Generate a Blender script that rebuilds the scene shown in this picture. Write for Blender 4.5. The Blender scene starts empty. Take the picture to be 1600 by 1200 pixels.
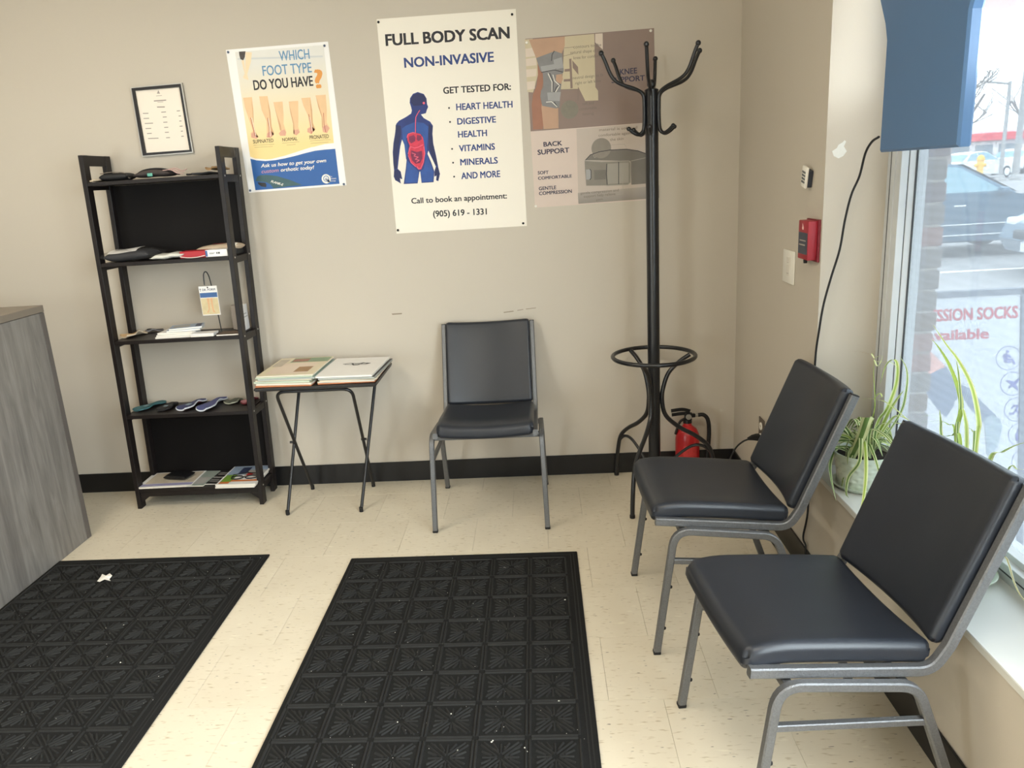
import bpy, bmesh, math, random
from mathutils import Vector, Matrix, Euler
S = bpy.context.scene
COL = S.collection
PI = math.pi

# ------------------------------------------------------------------ camera, world, exposure
cam_data = bpy.data.cameras.new('camera')
cam = bpy.data.objects.new('camera', cam_data); COL.objects.link(cam)
M3 = Matrix([[0.99676, 0.046248, 0.065813], [0.051767, 0.257405, -0.964916], [-0.061566, 0.965196, 0.254177]])
cam.matrix_world = Matrix.Translation((0, 0, 1.448)) @ M3.to_4x4()
cam_data.sensor_fit = 'HORIZONTAL'; cam_data.sensor_width = 36.0
cam_data.lens = 36.0 * 1192.0 / 1600
cam_data.shift_x = (800 - 770.8) / 1600
cam_data.shift_y = (592.9 - 600) / 1600
cam_data.clip_start = 0.02; cam_data.clip_end = 500
S.camera = cam
S.view_settings.view_transform = 'Standard'
S.view_settings.look = 'None'
S.view_settings.exposure = 0.32
S.view_settings.gamma = 1.0
S.view_settings.use_curve_mapping = False
S.cycles.use_denoising = True
S.cycles.max_bounces = 10
S.cycles.diffuse_bounces = 5
S.cycles.transparent_max_bounces = 16
S.cycles.sample_clamp_indirect = 6.0
S.cycles.caustics_reflective = False
S.cycles.caustics_refractive = False

W = bpy.data.worlds.new('overcast_sky'); S.world = W; W.use_nodes = True
bg = W.node_tree.nodes['Background']
bg.inputs[0].default_value = (0.89, 0.955, 1.0, 1); bg.inputs[1].default_value = 12.5

def area(name, loc, size, energy, col, rot=(0, 0, 0), portal=False):
    l = bpy.data.lights.new(name, 'AREA'); l.shape = 'RECTANGLE'
    l.size, l.size_y = size; l.energy = energy; l.color = col
    o = bpy.data.objects.new(name, l); o.location = loc; o.rotation_euler = rot
    COL.objects.link(o)
    if portal: l.cycles.is_portal = True
    return o
WARM = (1.0, 0.90, 0.74)
area('ceiling_lamp', (-1.9, 1.7, 2.69), (0.6, 1.2), 24, WARM)
area('ceiling_lamp', (-2.0, -0.5, 2.69), (0.6, 1.2), 10, WARM)
area('ceiling_lamp', (0.1, 0.3, 2.69), (0.6, 1.2), 20, WARM)
area('window_portal', (-2.975, -1.82, .94), (.85, 1.65), 1, (1, 1, 1), (PI/2, 0, 0), True)  # sky sampling for the window added behind the camera
area('window_portal', (1.2, 0.46, 1.36), (1.9, 4.1), 1, (1, 1, 1), (0, -PI/2, 0), True).rotation_euler = (0, PI/2, 0)

# ------------------------------------------------------------------ materials
def srgb(c):
    return tuple(((v/255)/12.92 if v/255 <= 0.04045 else ((v/255+0.055)/1.055)**2.4) for v in c) + (1.0,)
MATS = {}
def mat(name, rgb, rough=0.5, metal=0.0, var=0.06, scale=20.0, bump=0.0, bscale=None, spec=0.5, stretch=None, coat=0.0):
    """principled material with a little procedural colour variation and bump"""
    if name in MATS: return MATS[name]
    m = bpy.data.materials.new(name); m.use_nodes = True; MATS[name] = m
    nt = m.node_tree; N = nt.nodes; L = nt.links
    b = N['Principled BSDF']
    b.inputs['Roughness'].default_value = rough; b.inputs['Metallic'].default_value = metal
    b.inputs['Specular IOR Level'].default_value = spec
    b.inputs['Coat Weight'].default_value = coat
    c = srgb(rgb)
    tc = N.new('ShaderNodeTexCoord'); src = tc.outputs['Object']
    if stretch:
        mp = N.new('ShaderNodeMapping'); mp.inputs['Scale'].default_value = stretch
        L.new(src, mp.inputs['Vector']); src = mp.outputs[0]
    nz = N.new('ShaderNodeTexNoise'); nz.inputs['Scale'].default_value = scale; nz.inputs['Detail'].default_value = 4
    L.new(src, nz.inputs['Vector'])
    mx = N.new('ShaderNodeMix'); mx.data_type = 'RGBA'
    mx.inputs[6].default_value = tuple(v*(1-var) for v in c[:3]) + (1,)
    mx.inputs[7].default_value = tuple(min(1, v*(1+var)) for v in c[:3]) + (1,)
    L.new(nz.outputs['Fac'], mx.inputs[0]); L.new(mx.outputs[2], b.inputs['Base Color'])
    if bump:
        n2 = N.new('ShaderNodeTexNoise'); n2.inputs['Scale'].default_value = bscale or scale*4
        n2.inputs['Detail'].default_value = 3; L.new(src, n2.inputs['Vector'])
        bp = N.new('ShaderNodeBump'); bp.inputs['Strength'].default_value = bump; bp.inputs['Distance'].default_value = 0.002
        L.new(n2.outputs['Fac'], bp.inputs['Height']); L.new(bp.outputs[0], b.inputs['Normal'])
    return m

wall_m = mat('wall_paint', (194, 185, 171), 0.75, var=0.025, scale=1.3, bump=0.08, bscale=260)
ceil_m = mat('ceiling_white', (225, 222, 214), 0.9)
black_base = mat('baseboard_vinyl', (17, 17, 19), 0.38, var=0.2, scale=3)
sill_m = mat('sill_laminate', (212, 212, 207), 0.45, var=0.03, scale=6)
alu_m = mat('window_aluminium', (205, 208, 210), 0.45, 0.1, var=0.03)
alu_dark = mat('window_gasket', (60, 62, 66), 0.6)
vinyl_m = mat('black_vinyl', (34, 38, 46), 0.36, var=0.12, scale=9, bump=0.12, bscale=420, spec=0.5)
steel_m = mat('hammertone_steel', (112, 113, 115), 0.42, 0.6, var=0.3, scale=240, bump=0.6, bscale=300)
blackm = mat('black_metal', (22, 22, 24), 0.38, 0.0, var=0.15, scale=30, spec=0.55)
rackm = mat('rack_black_enamel', (20, 21, 25), 0.3, 0.0, var=0.1, scale=30, spec=0.6)
rubber = mat('black_rubber', (20, 20, 21), 0.7)
shelf_m = mat('espresso_wood', (31, 26, 25), 0.42, spec=.3, var=0.2, scale=5, stretch=(1, 1, 12), bump=0.05)
shelf_panel = mat('espresso_panel', (20, 18, 18), 0.6, spec=.15, var=0.12, scale=6)
screw_m = mat('screw_nickel', (190, 188, 182), 0.35, 0.8)
desk_m = None
white_pl = mat('white_plastic', (232, 228, 218), 0.4)
paper_m = mat('paper_white', (238, 233, 222), 0.7, var=0.02)

def desk_mat():
    m = mat('grey_woodgrain_laminate', (128, 122, 117), 0.5, var=0.0)
    nt = m.node_tree; N = nt.nodes; L = nt.links; b = N['Principled BSDF']
    tc = N.new('ShaderNodeTexCoord'); mp = N.new('ShaderNodeMapping'); mp.inputs['Scale'].default_value = (9, 9, 0.9)
    L.new(tc.outputs['Object'], mp.inputs['Vector'])
    n1 = N.new('ShaderNodeTexNoise'); n1.inputs['Scale'].default_value = 2.2; n1.inputs['Detail'].default_value = 7; n1.inputs['Distortion'].default_value = 1.2
    L.new(mp.outputs[0], n1.inputs['Vector'])
    n2 = N.new('ShaderNodeTexNoise'); n2.inputs['Scale'].default_value = 14; n2.inputs['Detail'].default_value = 3
    L.new(mp.outputs[0], n2.inputs['Vector'])
    ad = N.new('ShaderNodeMath'); ad.operation = 'ADD'; L.new(n1.outputs['Fac'], ad.inputs[0])
    ml = N.new('ShaderNodeMath'); ml.operation = 'MULTIPLY'; ml.inputs[1].default_value = 0.35
    L.new(n2.outputs['Fac'], ml.inputs[0]); L.new(ml.outputs[0], ad.inputs[1])
    r = N.new('ShaderNodeValToRGB'); L.new(ad.outputs[0], r.inputs[0])
    r.color_ramp.elements[0].position = 0.42; r.color_ramp.elements[0].color = srgb((104, 99, 95))
    r.color_ramp.elements[1].position = 0.92; r.color_ramp.elements[1].color = srgb((143, 138, 132))
    L.new(r.outputs[0], b.inputs['Base Color'])
    return m
desk_m = desk_mat()

def tile_mat():
    m = mat('vinyl_tile', (232, 219, 192), 0.42, var=0.0)
    nt = m.node_tree; N = nt.nodes; L = nt.links; b = N['Principled BSDF']
    geo = N.new('ShaderNodeNewGeometry')
    oi = N.new('ShaderNodeObjectInfo')
    n0 = N.new('ShaderNodeTexNoise'); n0.inputs['Scale'].default_value = 7; n0.inputs['Detail'].default_value = 5
    L.new(geo.outputs['Position'], n0.inputs['Vector'])
    base = N.new('ShaderNodeMix'); base.data_type = 'RGBA'
    base.inputs[6].default_value = srgb((212, 201, 180)); base.inputs[7].default_value = srgb((224, 214, 194))
    ad = N.new('ShaderNodeMath'); ad.operation = 'MULTIPLY_ADD'; ad.inputs[1].default_value = 0.3; 
    L.new(oi.outputs['Random'], ad.inputs[0]); 
    sb = N.new('ShaderNodeMath'); sb.operation = 'SUBTRACT'; sb.inputs[1].default_value = 0.15
    L.new(n0.outputs['Fac'], sb.inputs[0]); L.new(sb.outputs[0], ad.inputs[2])
    L.new(ad.outputs[0], base.inputs[0])
    col = base.outputs[2]
    for sc, lo, hi, c, s3 in ((1.0, 0.62, 0.74, (188, 173, 146), (30, 120, 1)), (1.0, 0.715, 0.75, (120, 112, 102), (40, 170, 1)), (1.0, 0.66, 0.78, (228, 219, 198), (20, 60, 1))):
        mp = N.new('ShaderNodeMapping'); mp.inputs['Scale'].default_value = s3; mp.inputs['Location'].default_value = (lo*70, hi*31, 3)
        L.new(geo.outputs['Position'], mp.inputs['Vector'])
        nz = N.new('ShaderNodeTexNoise'); nz.inputs['Scale'].default_value = sc; nz.inputs['Detail'].default_value = 1.5
        L.new(mp.outputs[0], nz.inputs['Vector'])
        mr = N.new('ShaderNodeMapRange'); mr.inputs[1].default_value = lo; mr.inputs[2].default_value = hi
        L.new(nz.outputs['Fac'], mr.inputs[0])
        mx = N.new('ShaderNodeMix'); mx.data_type = 'RGBA'
        L.new(mr.outputs[0], mx.inputs[0]); L.new(col, mx.inputs[6]); mx.inputs[7].default_value = srgb(c)
        col = mx.outputs[2]
    L.new(col, b.inputs['Base Color'])
    return m
tile_m = tile_mat()

def mat_carpet():
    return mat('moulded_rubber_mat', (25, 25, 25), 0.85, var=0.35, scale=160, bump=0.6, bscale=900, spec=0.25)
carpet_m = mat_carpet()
ridge_m = mat('worn_ridge_sheen', (32, 32, 31), 0.75, var=0.3, scale=160, bump=0.5, bscale=900, spec=0.4)  # worn ridges, their lighter sheen painted into the colour

def glass_mat(name, t, tint, film=0.0, fcol=(1, 1, 1)):
    m = bpy.data.materials.new(name); m.use_nodes = True
    nt = m.node_tree; N = nt.nodes; L = nt.links
    for n in list(N): N.remove(n)
    out = N.new('ShaderNodeOutputMaterial')
    tr = N.new('ShaderNodeBsdfTransparent'); tr.inputs[0].default_value = tint
    gl = N.new('ShaderNodeBsdfGlossy'); gl.inputs['Roughness'].default_value = 0.02
    lw = N.new('ShaderNodeLayerWeight'); pw = N.new('ShaderNodeMath'); pw.operation = 'POWER'; pw.inputs[1].default_value = 5
    L.new(lw.outputs['Facing'], pw.inputs[0])
    fr = N.new('ShaderNodeMath'); fr.operation = 'MULTIPLY_ADD'; fr.inputs[1].default_value = 0.5; fr.inputs[2].default_value = 0.012
    L.new(pw.outputs[0], fr.inputs[0])
    mx = N.new('ShaderNodeMixShader'); L.new(fr.outputs[0], mx.inputs[0]); L.new(tr.outputs[0], mx.inputs[1]); L.new(gl.outputs[0], mx.inputs[2])
    last = mx.outputs[0]
    if film:
        df = N.new('ShaderNodeBsdfDiffuse'); df.inputs[0].default_value = fcol
        tl = N.new('ShaderNodeBsdfTranslucent'); tl.inputs[0].default_value = fcol
        m2 = N.new('ShaderNodeMixShader'); m2.inputs[0].default_value = 0.75
        L.new(df.outputs[0], m2.inputs[1]); L.new(tl.outputs[0], m2.inputs[2])
        # fine woven lines of the perforated film
        geo = N.new('ShaderNodeNewGeometry')
        wv = N.new('ShaderNodeTexWave'); wv.bands_direction = 'Z'; wv.inputs['Scale'].default_value = 13; wv.inputs['Distortion'].default_value = 0.0
        L.new(geo.outputs['Position'], wv.inputs['Vector'])
        mr = N.new('ShaderNodeMapRange'); mr.inputs[3].default_value = film*0.944; mr.inputs[4].default_value = film*1.06
        L.new(wv.outputs['Fac'], mr.inputs[0])
        m3 = N.new('ShaderNodeMixShader'); L.new(mr.outputs[0], m3.inputs[0])
        L.new(last, m3.inputs[1]); L.new(m2.outputs[0], m3.inputs[2]); last = m3.outputs[0]
    L.new(last, out.inputs[0])
    MATS[name] = m
    return m
glass_m = glass_mat('window_glass', 1, (0.96, 0.98, 0.98, 1))
film_m = glass_mat('perforated_film', 1, (0.20, 0.215, 0.225, 1), 0.30, (0.20, 0.215, 0.235, 1))
wrap_m = glass_mat('clear_plastic_wrap', 1, (0.95, 0.95, 0.95, 1), 0.05, (0.9, 0.9, 0.9, 1))

# ------------------------------------------------------------------ mesh helpers
class MB:
    def __init__(s): s.bm = bmesh.new()
    def poly(s, pts):
        try: return s.bm.faces.new([s.bm.verts.new(p) for p in pts])
        except ValueError: return None
    def box(s, c, d, M=None, bev=0.0, seg=1):
        b2 = bmesh.new()
        bmesh.ops.create_cube(b2, size=1.0)
        for v in b2.verts: v.co = Vector((v.co.x*d[0], v.co.y*d[1], v.co.z*d[2]))
        if bev: bmesh.ops.bevel(b2, geom=list(b2.edges), offset=bev, segments=seg, profile=0.5, affect='EDGES')
        T = Matrix.Translation(c)
        if M: T = T @ M.to_4x4()
        bmesh.ops.transform(b2, matrix=T, verts=b2.verts)
        s.join(b2); return s
    def box2(s, a, b, bev=0.0, seg=1):
        return s.box([(p+q)/2 for p, q in zip(a, b)], [abs(q-p) for p, q in zip(a, b)], None, bev, seg)
    def join(s, b2):
        me = bpy.data.meshes.new('tmp'); b2.to_mesh(me); b2.free(); s.bm.from_mesh(me); bpy.data.meshes.remove(me)
    def sweep(s, pts, prof, up=None, closed=False, caps=True, scales=None):
        pts = [Vector(p) for p in pts]; n = len(pts); rings = []
        def tan(i):
            if closed: return (pts[(i+1) % n]-pts[i-1]).normalized()
            if i == 0: return (pts[1]-pts[0]).normalized()
            if i == n-1: return (pts[-1]-pts[-2]).normalized()
            a = (pts[i]-pts[i-1]).normalized(); b = (pts[i+1]-pts[i]).normalized()
            r = a+b
            return r.normalized() if r.length > 1e-6 else a
        t0 = tan(0)
        u = Vector(up) if up else (Vector((0, 0, 1)) if abs(t0.z) < .9 else Vector((1, 0, 0)))
        u = (u - t0*u.dot(t0)).normalized()
        for i in range(n):
            t = tan(i); u = (u - t*u.dot(t)); u = u.normalized() if u.length > 1e-6 else Vector((0, 1, 0))
            w = t.cross(u); k = scales[i] if scales else 1.0
            miter = 1.0
            rings.append([s.bm.verts.new(pts[i] + (u*p[0] + w*p[1])*k) for p in prof])
        m = len(prof)
        rng = range(n) if closed else range(n-1)
        for i in rng:
            a, b = rings[i], rings[(i+1) % n]
            for j in range(m):
                s.bm.faces.new((a[j], a[(j+1) % m], b[(j+1) % m], b[j]))
        if caps and not closed:
            s.bm.faces.new(rings[0][::-1]); s.bm.faces.new(rings[-1])
        return s
    def tube(s, pts, r, seg=8, closed=False, up=None, scales=None):
        return s.sweep(pts, [(r*math.cos(2*PI*k/seg), r*math.sin(2*PI*k/seg)) for k in range(seg)], up, closed, True, scales)
    def lathe(s, prof, seg=24, c=(0, 0, 0)):
        rings = []
        for r, z in prof:
            if r < 1e-6: rings.append([s.bm.verts.new((c[0], c[1], c[2]+z))])
            else: rings.append([s.bm.verts.new((c[0]+r*math.cos(2*PI*k/seg), c[1]+r*math.sin(2*PI*k/seg), c[2]+z)) for k in range(seg)])
        for a, b in zip(rings, rings[1:]):
            for k in range(seg):
                k2 = (k+1) % seg
                if len(a) == 1 and len(b) == 1: continue
                if len(a) == 1: s.bm.faces.new((a[0], b[k2], b[k]))
                elif len(b) == 1: s.bm.faces.new((a[k], a[k2], b[0]))
                else: s.bm.faces.new((a[k], a[k2], b[k2], b[k]))
        return s
    def sphere(s, c, r, seg=12):
        return s.lathe([(r*math.sin(PI*i/seg) if 0 < i < seg else 0, -r*math.cos(PI*i/seg)) for i in range(seg+1)], seg, c)
    def prism(s, outline, h0, h1, axis='z'):
        """outline 2D extruded along the axis from h0 to h1"""
        def P(p, h): return {'z': (p[0], p[1], h), 'y': (p[0], h, p[1]), 'x': (h, p[0], p[1])}[axis]
        a = [s.bm.verts.new(P(p, h0)) for p in outline]; b = [s.bm.verts.new(P(p, h1)) for p in outline]
        s.bm.faces.new(a[::-1]); s.bm.faces.new(b); n = len(a)
        for i in range(n): s.bm.faces.new((a[i], a[(i+1) % n], b[(i+1) % n], b[i]))
        return s
    def grid(s, f, nu, nv, closed_u=False):
        V = [[s.bm.verts.new(f(i/nu, j/nv)) for j in range(nv+1)] for i in range(nu+1)]
        for i in range(nu):
            for j in range(nv): s.bm.faces.new((V[i][j], V[i+1][j], V[i+1][j+1], V[i][j+1]))
        return s
    def move(s, M):
        bmesh.ops.transform(s.bm, matrix=M, verts=s.bm.verts); return s
    def mesh(s, name, m, smooth=False, fixn=True):
        if fixn: bmesh.ops.recalc_face_normals(s.bm, faces=s.bm.faces)
        me = bpy.data.meshes.new(name); s.bm.to_mesh(me); s.bm.free()
        for x in (m if isinstance(m, (list, tuple)) else [m]): me.materials.append(x)
        if smooth: 
            me.polygons.foreach_set('use_smooth', [True]*len(me.polygons))
            me.set_sharp_from_angle(angle=math.radians(42))
        return me
def link(name, me, parent=None, loc=None, rot=None):
    o = bpy.data.objects.new(name, me); COL.objects.link(o)
    if parent is not None: o.parent = parent
    if loc is not None: o.location = loc
    if rot is not None: o.rotation_euler = rot
    return o
def obj(name, mb, m, parent=None, loc=None, rot=None, smooth=False, fixn=True):
    return link(name, mb.mesh(name, m, smooth, fixn), parent, loc, rot)
def tag(o, label=None, cat=None, group=None, kind=None):
    if label: o['label'] = label
    if cat: o['category'] = cat
    if group: o['group'] = group
    if kind: o['kind'] = kind
    return o
def thing(name, label, cat, loc=(0, 0, 0), rz=0.0, group=None):
    o = bpy.data.objects.new(name, None); COL.objects.link(o)
    o.location = loc; o.rotation_euler = (0, 0, rz); o.empty_display_size = 0.1
    return tag(o, label, cat, group)
def struct(name, mb, m, parent=None, smooth=False):
    o = obj(name, mb, m, parent, smooth=smooth)
    if parent is None: o['kind'] = 'structure'
    return o
def copy_tree(o, parent=None):
    c = o.copy(); COL.objects.link(c)
    if parent is not None: c.parent = parent
    for ch in list(o.children): copy_tree(ch, c)
    return c
def fillet(pts, rad, n=5):
    """round the corners of a 3D polyline"""
    pts = [Vector(p) for p in pts]; out = [pts[0]]
    for i in range(1, len(pts)-1):
        a, b, c = pts[i-1], pts[i], pts[i+1]
        r = rad[i-1] if isinstance(rad, (list, tuple)) else rad
        d1 = (a-b); d2 = (c-b); ang = d1.angle(d2)
        t = min(r/math.tan(ang/2), d1.length*0.49, d2.length*0.49)
        p1 = b + d1.normalized()*t; p2 = b + d2.normalized()*t
        for k in range(n+1):
            u = k/n; out.append((p1*(1-u) + b*u)*(1-u) + (b*(1-u) + p2*u)*u)
    out.append(pts[-1]); return out
def smoothpath(pts, n=6):
    """Catmull-Rom through the points"""
    P = [Vector(p) for p in pts]; P = [P[0]*2-P[1]] + P + [P[-1]*2-P[-2]]; out = []
    for i in range(1, len(P)-2):
        for k in range(n):
            t = k/n; a, b, c, d = P[i-1], P[i], P[i+1], P[i+2]
            out.append(0.5*((2*b) + (c-a)*t + (2*a-5*b+4*c-d)*t*t + (3*b-a-3*c+d)*t**3))
    out.append(P[-2]); return out

# ------------------------------------------------------------------ flat print helpers
GREYTXT = None
def letters(body, italic=False, bold=0.0):
    cu = bpy.data.curves.new('t', 'FONT'); cu.body = body; cu.resolution_u = 3
    cu.shear = 0.25 if italic else 0.0
    o = bpy.data.objects.new('t', cu); COL.objects.link(o)
    dg = bpy.context.evaluated_depsgraph_get()
    me = bpy.data.meshes.new_from_object(o.evaluated_get(dg))
    bpy.data.objects.remove(o); bpy.data.curves.remove(cu)
    if bold:                                                  # heavier strokes: the glyphs laid over themselves, shifted
        bm = bmesh.new()
        for i, (dx, dy) in enumerate(((-1, -.6), (1, -.6), (1, .6), (-1, .6), (0, 0))):
            k = len(bm.verts); bm.from_mesh(me); bm.verts.ensure_lookup_table()
            for v in bm.verts[k:]: v.co.x += dx*bold; v.co.y += dy*bold; v.co.z = i*.00005
        bm.to_mesh(me); bm.free()
    return me
class Art:
    """flat printing in the plane of a parent: u right, v up, layer = distance proud of the sheet"""
    def __init__(s, parent, origin, base=0.0015):
        s.p = parent; s.o = origin; s.base = base
    def L(s, q): return (q[0]-s.o[0], q[1]-s.o[1])
    def h(s, layer): return s.base + layer*0.0003
    def polys(s, name, polys, m, layer=1, parent=None):
        for i, pl in enumerate(polys):
            mb = MB()
            f = mb.poly([(*s.L(q), s.h(layer + .12*i)) for q in pl])
            f.normal_update()
            if f.normal.z < 0: f.normal_flip()
            o = link(name, mb.mesh(name, m, fixn=False), s.p)
        return o
    def strokes(s, name, lines, w, m, layer=1):
        for ln in lines:
            mb = MB()
            q = [Vector(s.L(p)) for p in ln]
            for a, b in zip(q, q[1:]):
                d = (b-a)
                if d.length < 1e-6: continue
                n = Vector((-d.y, d.x)).normalized()*w/2; e = d.normalized()*w*0.25
                mb.poly([(*(a-n-e), s.h(layer)), (*(b-n+e), s.h(layer)), (*(b+n+e), s.h(layer)), (*(a+n-e), s.h(layer))])
            o = obj(name, mb, m, s.p, fixn=False)
        return o
    def disc(s, name, c, r, m, layer=1, seg=24, r2=None):
        c = s.L(c); mb = MB()
        if r2 is None:
            mb.poly([(c[0]+r*math.cos(2*PI*k/seg), c[1]+r*math.sin(2*PI*k/seg), s.h(layer)) for k in range(seg)])
        else:
            for k in range(seg):
                a, b = 2*PI*k/seg, 2*PI*(k+1)/seg
                mb.poly([(c[0]+q*math.cos(t), c[1]+q*math.sin(t), s.h(layer)) for q, t in ((r2, a), (r, a), (r, b), (r2, b))])
        return obj(name, mb, m, s.p, fixn=False)
    def text(s, body, pts, m, layer=3, bold=0.0, italic=False, name='lettering'):
        a, b, c = [Vector(s.L(q)) for q in pts]
        me = letters(body, italic, bold)
        xs = [v.co.x for v in me.vertices]; x0, x1 = min(xs), max(xs)
        d = b-a; sx = d.length/(x1-x0)
        n = Vector((-d.y, d.x)).normalized(); hgt = abs((c-a).dot(n)); sy = hgt/0.70
        u = d.normalized()
        for v in me.vertices:
            q = a + u*((v.co.x-x0)*sx) + n*(v.co.y*sy)
            v.co = (q.x, q.y, s.h(layer) + v.co.z)
        me.materials.clear(); me.materials.append(m)
        for p in me.polygons: p.material_index = 0
        return link(name, me, s.p)
def wall_frame(o, x, z, y=3.575):
    """turn an Empty so that local x, y run along the wall (right, up) and local z comes out of it"""
    o.location = (x, y, z); o.rotation_euler = (PI/2, 0, 0)
def sheet(parent, corners, origin, m, name='sheet', thick=0.001, lift=0.0004):
    mb = MB(); q = [(c[0]-origin[0], c[1]-origin[1]) for c in corners]
    mb.prism(q, lift, lift+thick)
    return obj(name, mb, m, parent)
def pins(parent, spots, origin, m, r=0.0055, base=0.0014):
    for p in spots:
        mb = MB().lathe([(0, 0.0), (r*0.8, 0.0), (r, 0.003), (r*0.8, 0.0055), (0, 0.0062)], 10)
        obj('pin', mb, m, parent, (p[0]-origin[0], p[1]-origin[1], base), smooth=True)

# ------------------------------------------------------------------ the room
XR, YB = 0.91, 3.575          # inner faces of right wall and back wall
XL, YF, ZC = -4.2, -1.7, 2.75
WY0, WY1 = 2.532, -1.6       # window opening along the right wall
SILL = 0.42; HEAD = 2.3
struct('wall_back', MB().box2((XL-.1, YB, -.1), (XR+.33, YB+.12, ZC)), wall_m)
struct('wall_left', MB().box2((XL-.1, YF, -.1), (XL, YB, ZC)), wall_m)
FX0, FX1, FH = -3.4, -2.55, 1.75     # unseen opening added behind the camera to let in fill daylight
struct('wall_front', MB().box2((XL-.1, YF-.1, -.1), (FX0, YF, ZC)).box2((FX1, YF-.1, -.1), (XR+.33, YF, ZC)).box2((FX0, YF-.1, FH), (FX1, YF, ZC)).box2((FX0, YF-.1, -.1), (FX1, YF, .12)), wall_m)
w2 = thing('fill_window', None, None, (FX0, YF, .12)); w2['kind'] = 'structure'  # unseen window, added to brighten the back wall
f2 = MB()
for xx in (0, .81): f2.box2((xx, -.08, 0), (xx+.04, -.02, FH-.12))
f2.box2((0, -.08, 0), (.85, -.02, .05)).box2((0, -.08, FH-.17), (.85, -.02, FH-.12))
obj('fill_window_frame', f2, alu_m, w2)
obj('glass', MB().box2((.02, -.052, .04), (.83, -.048, FH-.15)), MATS['window_glass'], w2)
struct('ceiling', MB().box2((XL-.1, YF-.1, ZC), (XR+.33, YB+.12, ZC+.1)), ceil_m)
wr = MB()
wr.box2((XR, WY0, -.1), (XR+.31, YB, ZC))                 # pier beside the corner
wr.box2((XR, WY1, -.1), (XR+.31, WY0, SILL-.02))          # low wall under the sill
wr.box2((XR, WY1, HEAD), (XR+.31, WY0, ZC))               # over the window
wr.box2((XR, YF, -.1), (XR+.31, WY1, ZC))
wall_right = struct('wall_right', wr, wall_m)
patch_m = mat('bare_plaster', (222, 222, 216), 0.8, var=0.05, scale=60)
def patch(pts):
    mb = MB(); mb.poly(pts); return obj('plaster_patch', mb, patch_m, wall_right)
patch([(p[0], WY0-.0006, p[2]) for p in [(0.9286,2.532,1.4653),(0.9427,2.532,1.474),(0.9471,2.532,1.4832),(0.9589,2.532,1.4896),(0.9648,2.532,1.4959),(0.9699,2.532,1.4918),(0.9639,2.532,1.4774),(0.9734,2.532,1.4625),(0.9635,2.532,1.4487),(0.9492,2.532,1.4424),(0.9342,2.532,1.4506)]])
scuff_m = mat('wall_scuff', (140, 128, 110), 0.8)
for q in ([(-0.1757,3.574,0.8339),(-0.1286,3.574,0.8381),(-0.126,3.574,0.8341),(-0.1731,3.574,0.83)], [(-0.1098,3.574,0.8399),(-0.0816,3.574,0.8431),(-0.0808,3.574,0.8403),(-0.109,3.574,0.837)], [(-0.0694,3.574,0.8444),(-0.0207,3.574,0.8474),(-0.0209,3.574,0.8446),(-0.0677,3.574,0.8414)], [(-0.7096,3.574,0.855),(-0.66,3.574,0.8554),(-0.6606,3.574,0.8493),(-0.7071,3.574,0.8486)]):
    mb = MB(); mb.poly([(p[0], YB-.0005, p[2]) for p in q]); obj('scuff_mark', mb, scuff_m, bpy.data.objects['wall_back'])
# sill board
struct('trim_1', MB().box2((XR-.004, WY1, SILL-.02), (1.105, WY0-.0005, SILL), 0.002), sill_m)
# baseboards
def baseboard(pts, name):
    h, t = 0.10, 0.007
    mb = MB()
    return mb
struct('baseboard_back', MB().box2((XL, YB-.007, 0), (XR, YB-.0003, .102), 0.0015), black_base)
bb = MB().box2((XR-.007, YF, 0), (XR-.0003, YB-.0075, .102), 0.0015)
struct('baseboard_right', bb, black_base)
# floor: vinyl tiles laid in a running bond
slab = MB().box2((XL, YF, -.12), (XR, YB, -.0035))
floor = struct('floor', slab, mat('floor_adhesive', (120, 108, 88), 0.9))
T = 0.3075
tile_cache = {}
def tile_mesh(w, d):
    k = (round(w, 3), round(d, 3))
    if k not in tile_cache:
        g = 0.00035
        mb = MB(); mb.box((0, 0, -.00175), (w-2*g, d-2*g, .0034))
        bmesh.ops.bevel(mb.bm, geom=[e for e in mb.bm.edges if all(v.co.z > -.001 for v in e.verts)], offset=.0003, segments=1, affect='EDGES')
        tile_cache[k] = mb.mesh('floor_tile', tile_m)
    return tile_cache[k]
rows = 0; y1 = 3.1 + 2*T
r = 0
while y1 - T > YF - T:
    yt = min(y1, YB); yb = max(y1-T, YF)
    if yt - yb > 0.01:
        off = -0.012 if r % 2 == 0 else 0.1415
        xs = off - 14*T
        while xs < XR:
            xa, xb = max(xs, XL), min(xs+T, XR)
            if xb - xa > 0.01:
                link('floor_tile', tile_mesh(xb-xa, yt-yb), floor, ((xa+xb)/2, (ya := (yt+yb)/2), 0))
            xs += T
    y1 -= T; r += 1
# window: frame, glass, film
win = thing('window_1', None, None); win['kind'] = 'structure'
YJ = 2.44
fr = MB()
fr.box2((1.10, YJ, SILL), (1.122, WY0-.001, HEAD), .001)
fr.box2((1.125, YJ, SILL), (1.178, WY0-.001, HEAD), .001)
fr.box2((1.098, 2.475, SILL), (1.1, 2.495, HEAD))
obj('window_jamb', fr, alu_m, win)
obj('jamb_gasket', MB().box2((1.1215, YJ+.004, SILL), (1.1255, WY0-.002, HEAD)).box2((1.0992, 2.505, SILL), (1.1003, 2.509, HEAD)).box2((1.143, YJ-.002, SILL+.06), (1.148, YJ+.002, HEAD)), alu_dark, win)
fb = MB(); fb.box2((1.10, WY1, SILL-.01), (1.122, YJ, SILL+.045), .001); fb.box2((1.122, WY1, SILL-.01), (1.178, YJ, SILL+.06), .001)
obj('window_bottom_rail', fb, alu_m, win)
obj('rail_gasket', MB().box2((1.0995, WY1, SILL+.02), (1.1005, YJ, SILL+.024)), alu_dark, win)
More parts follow.
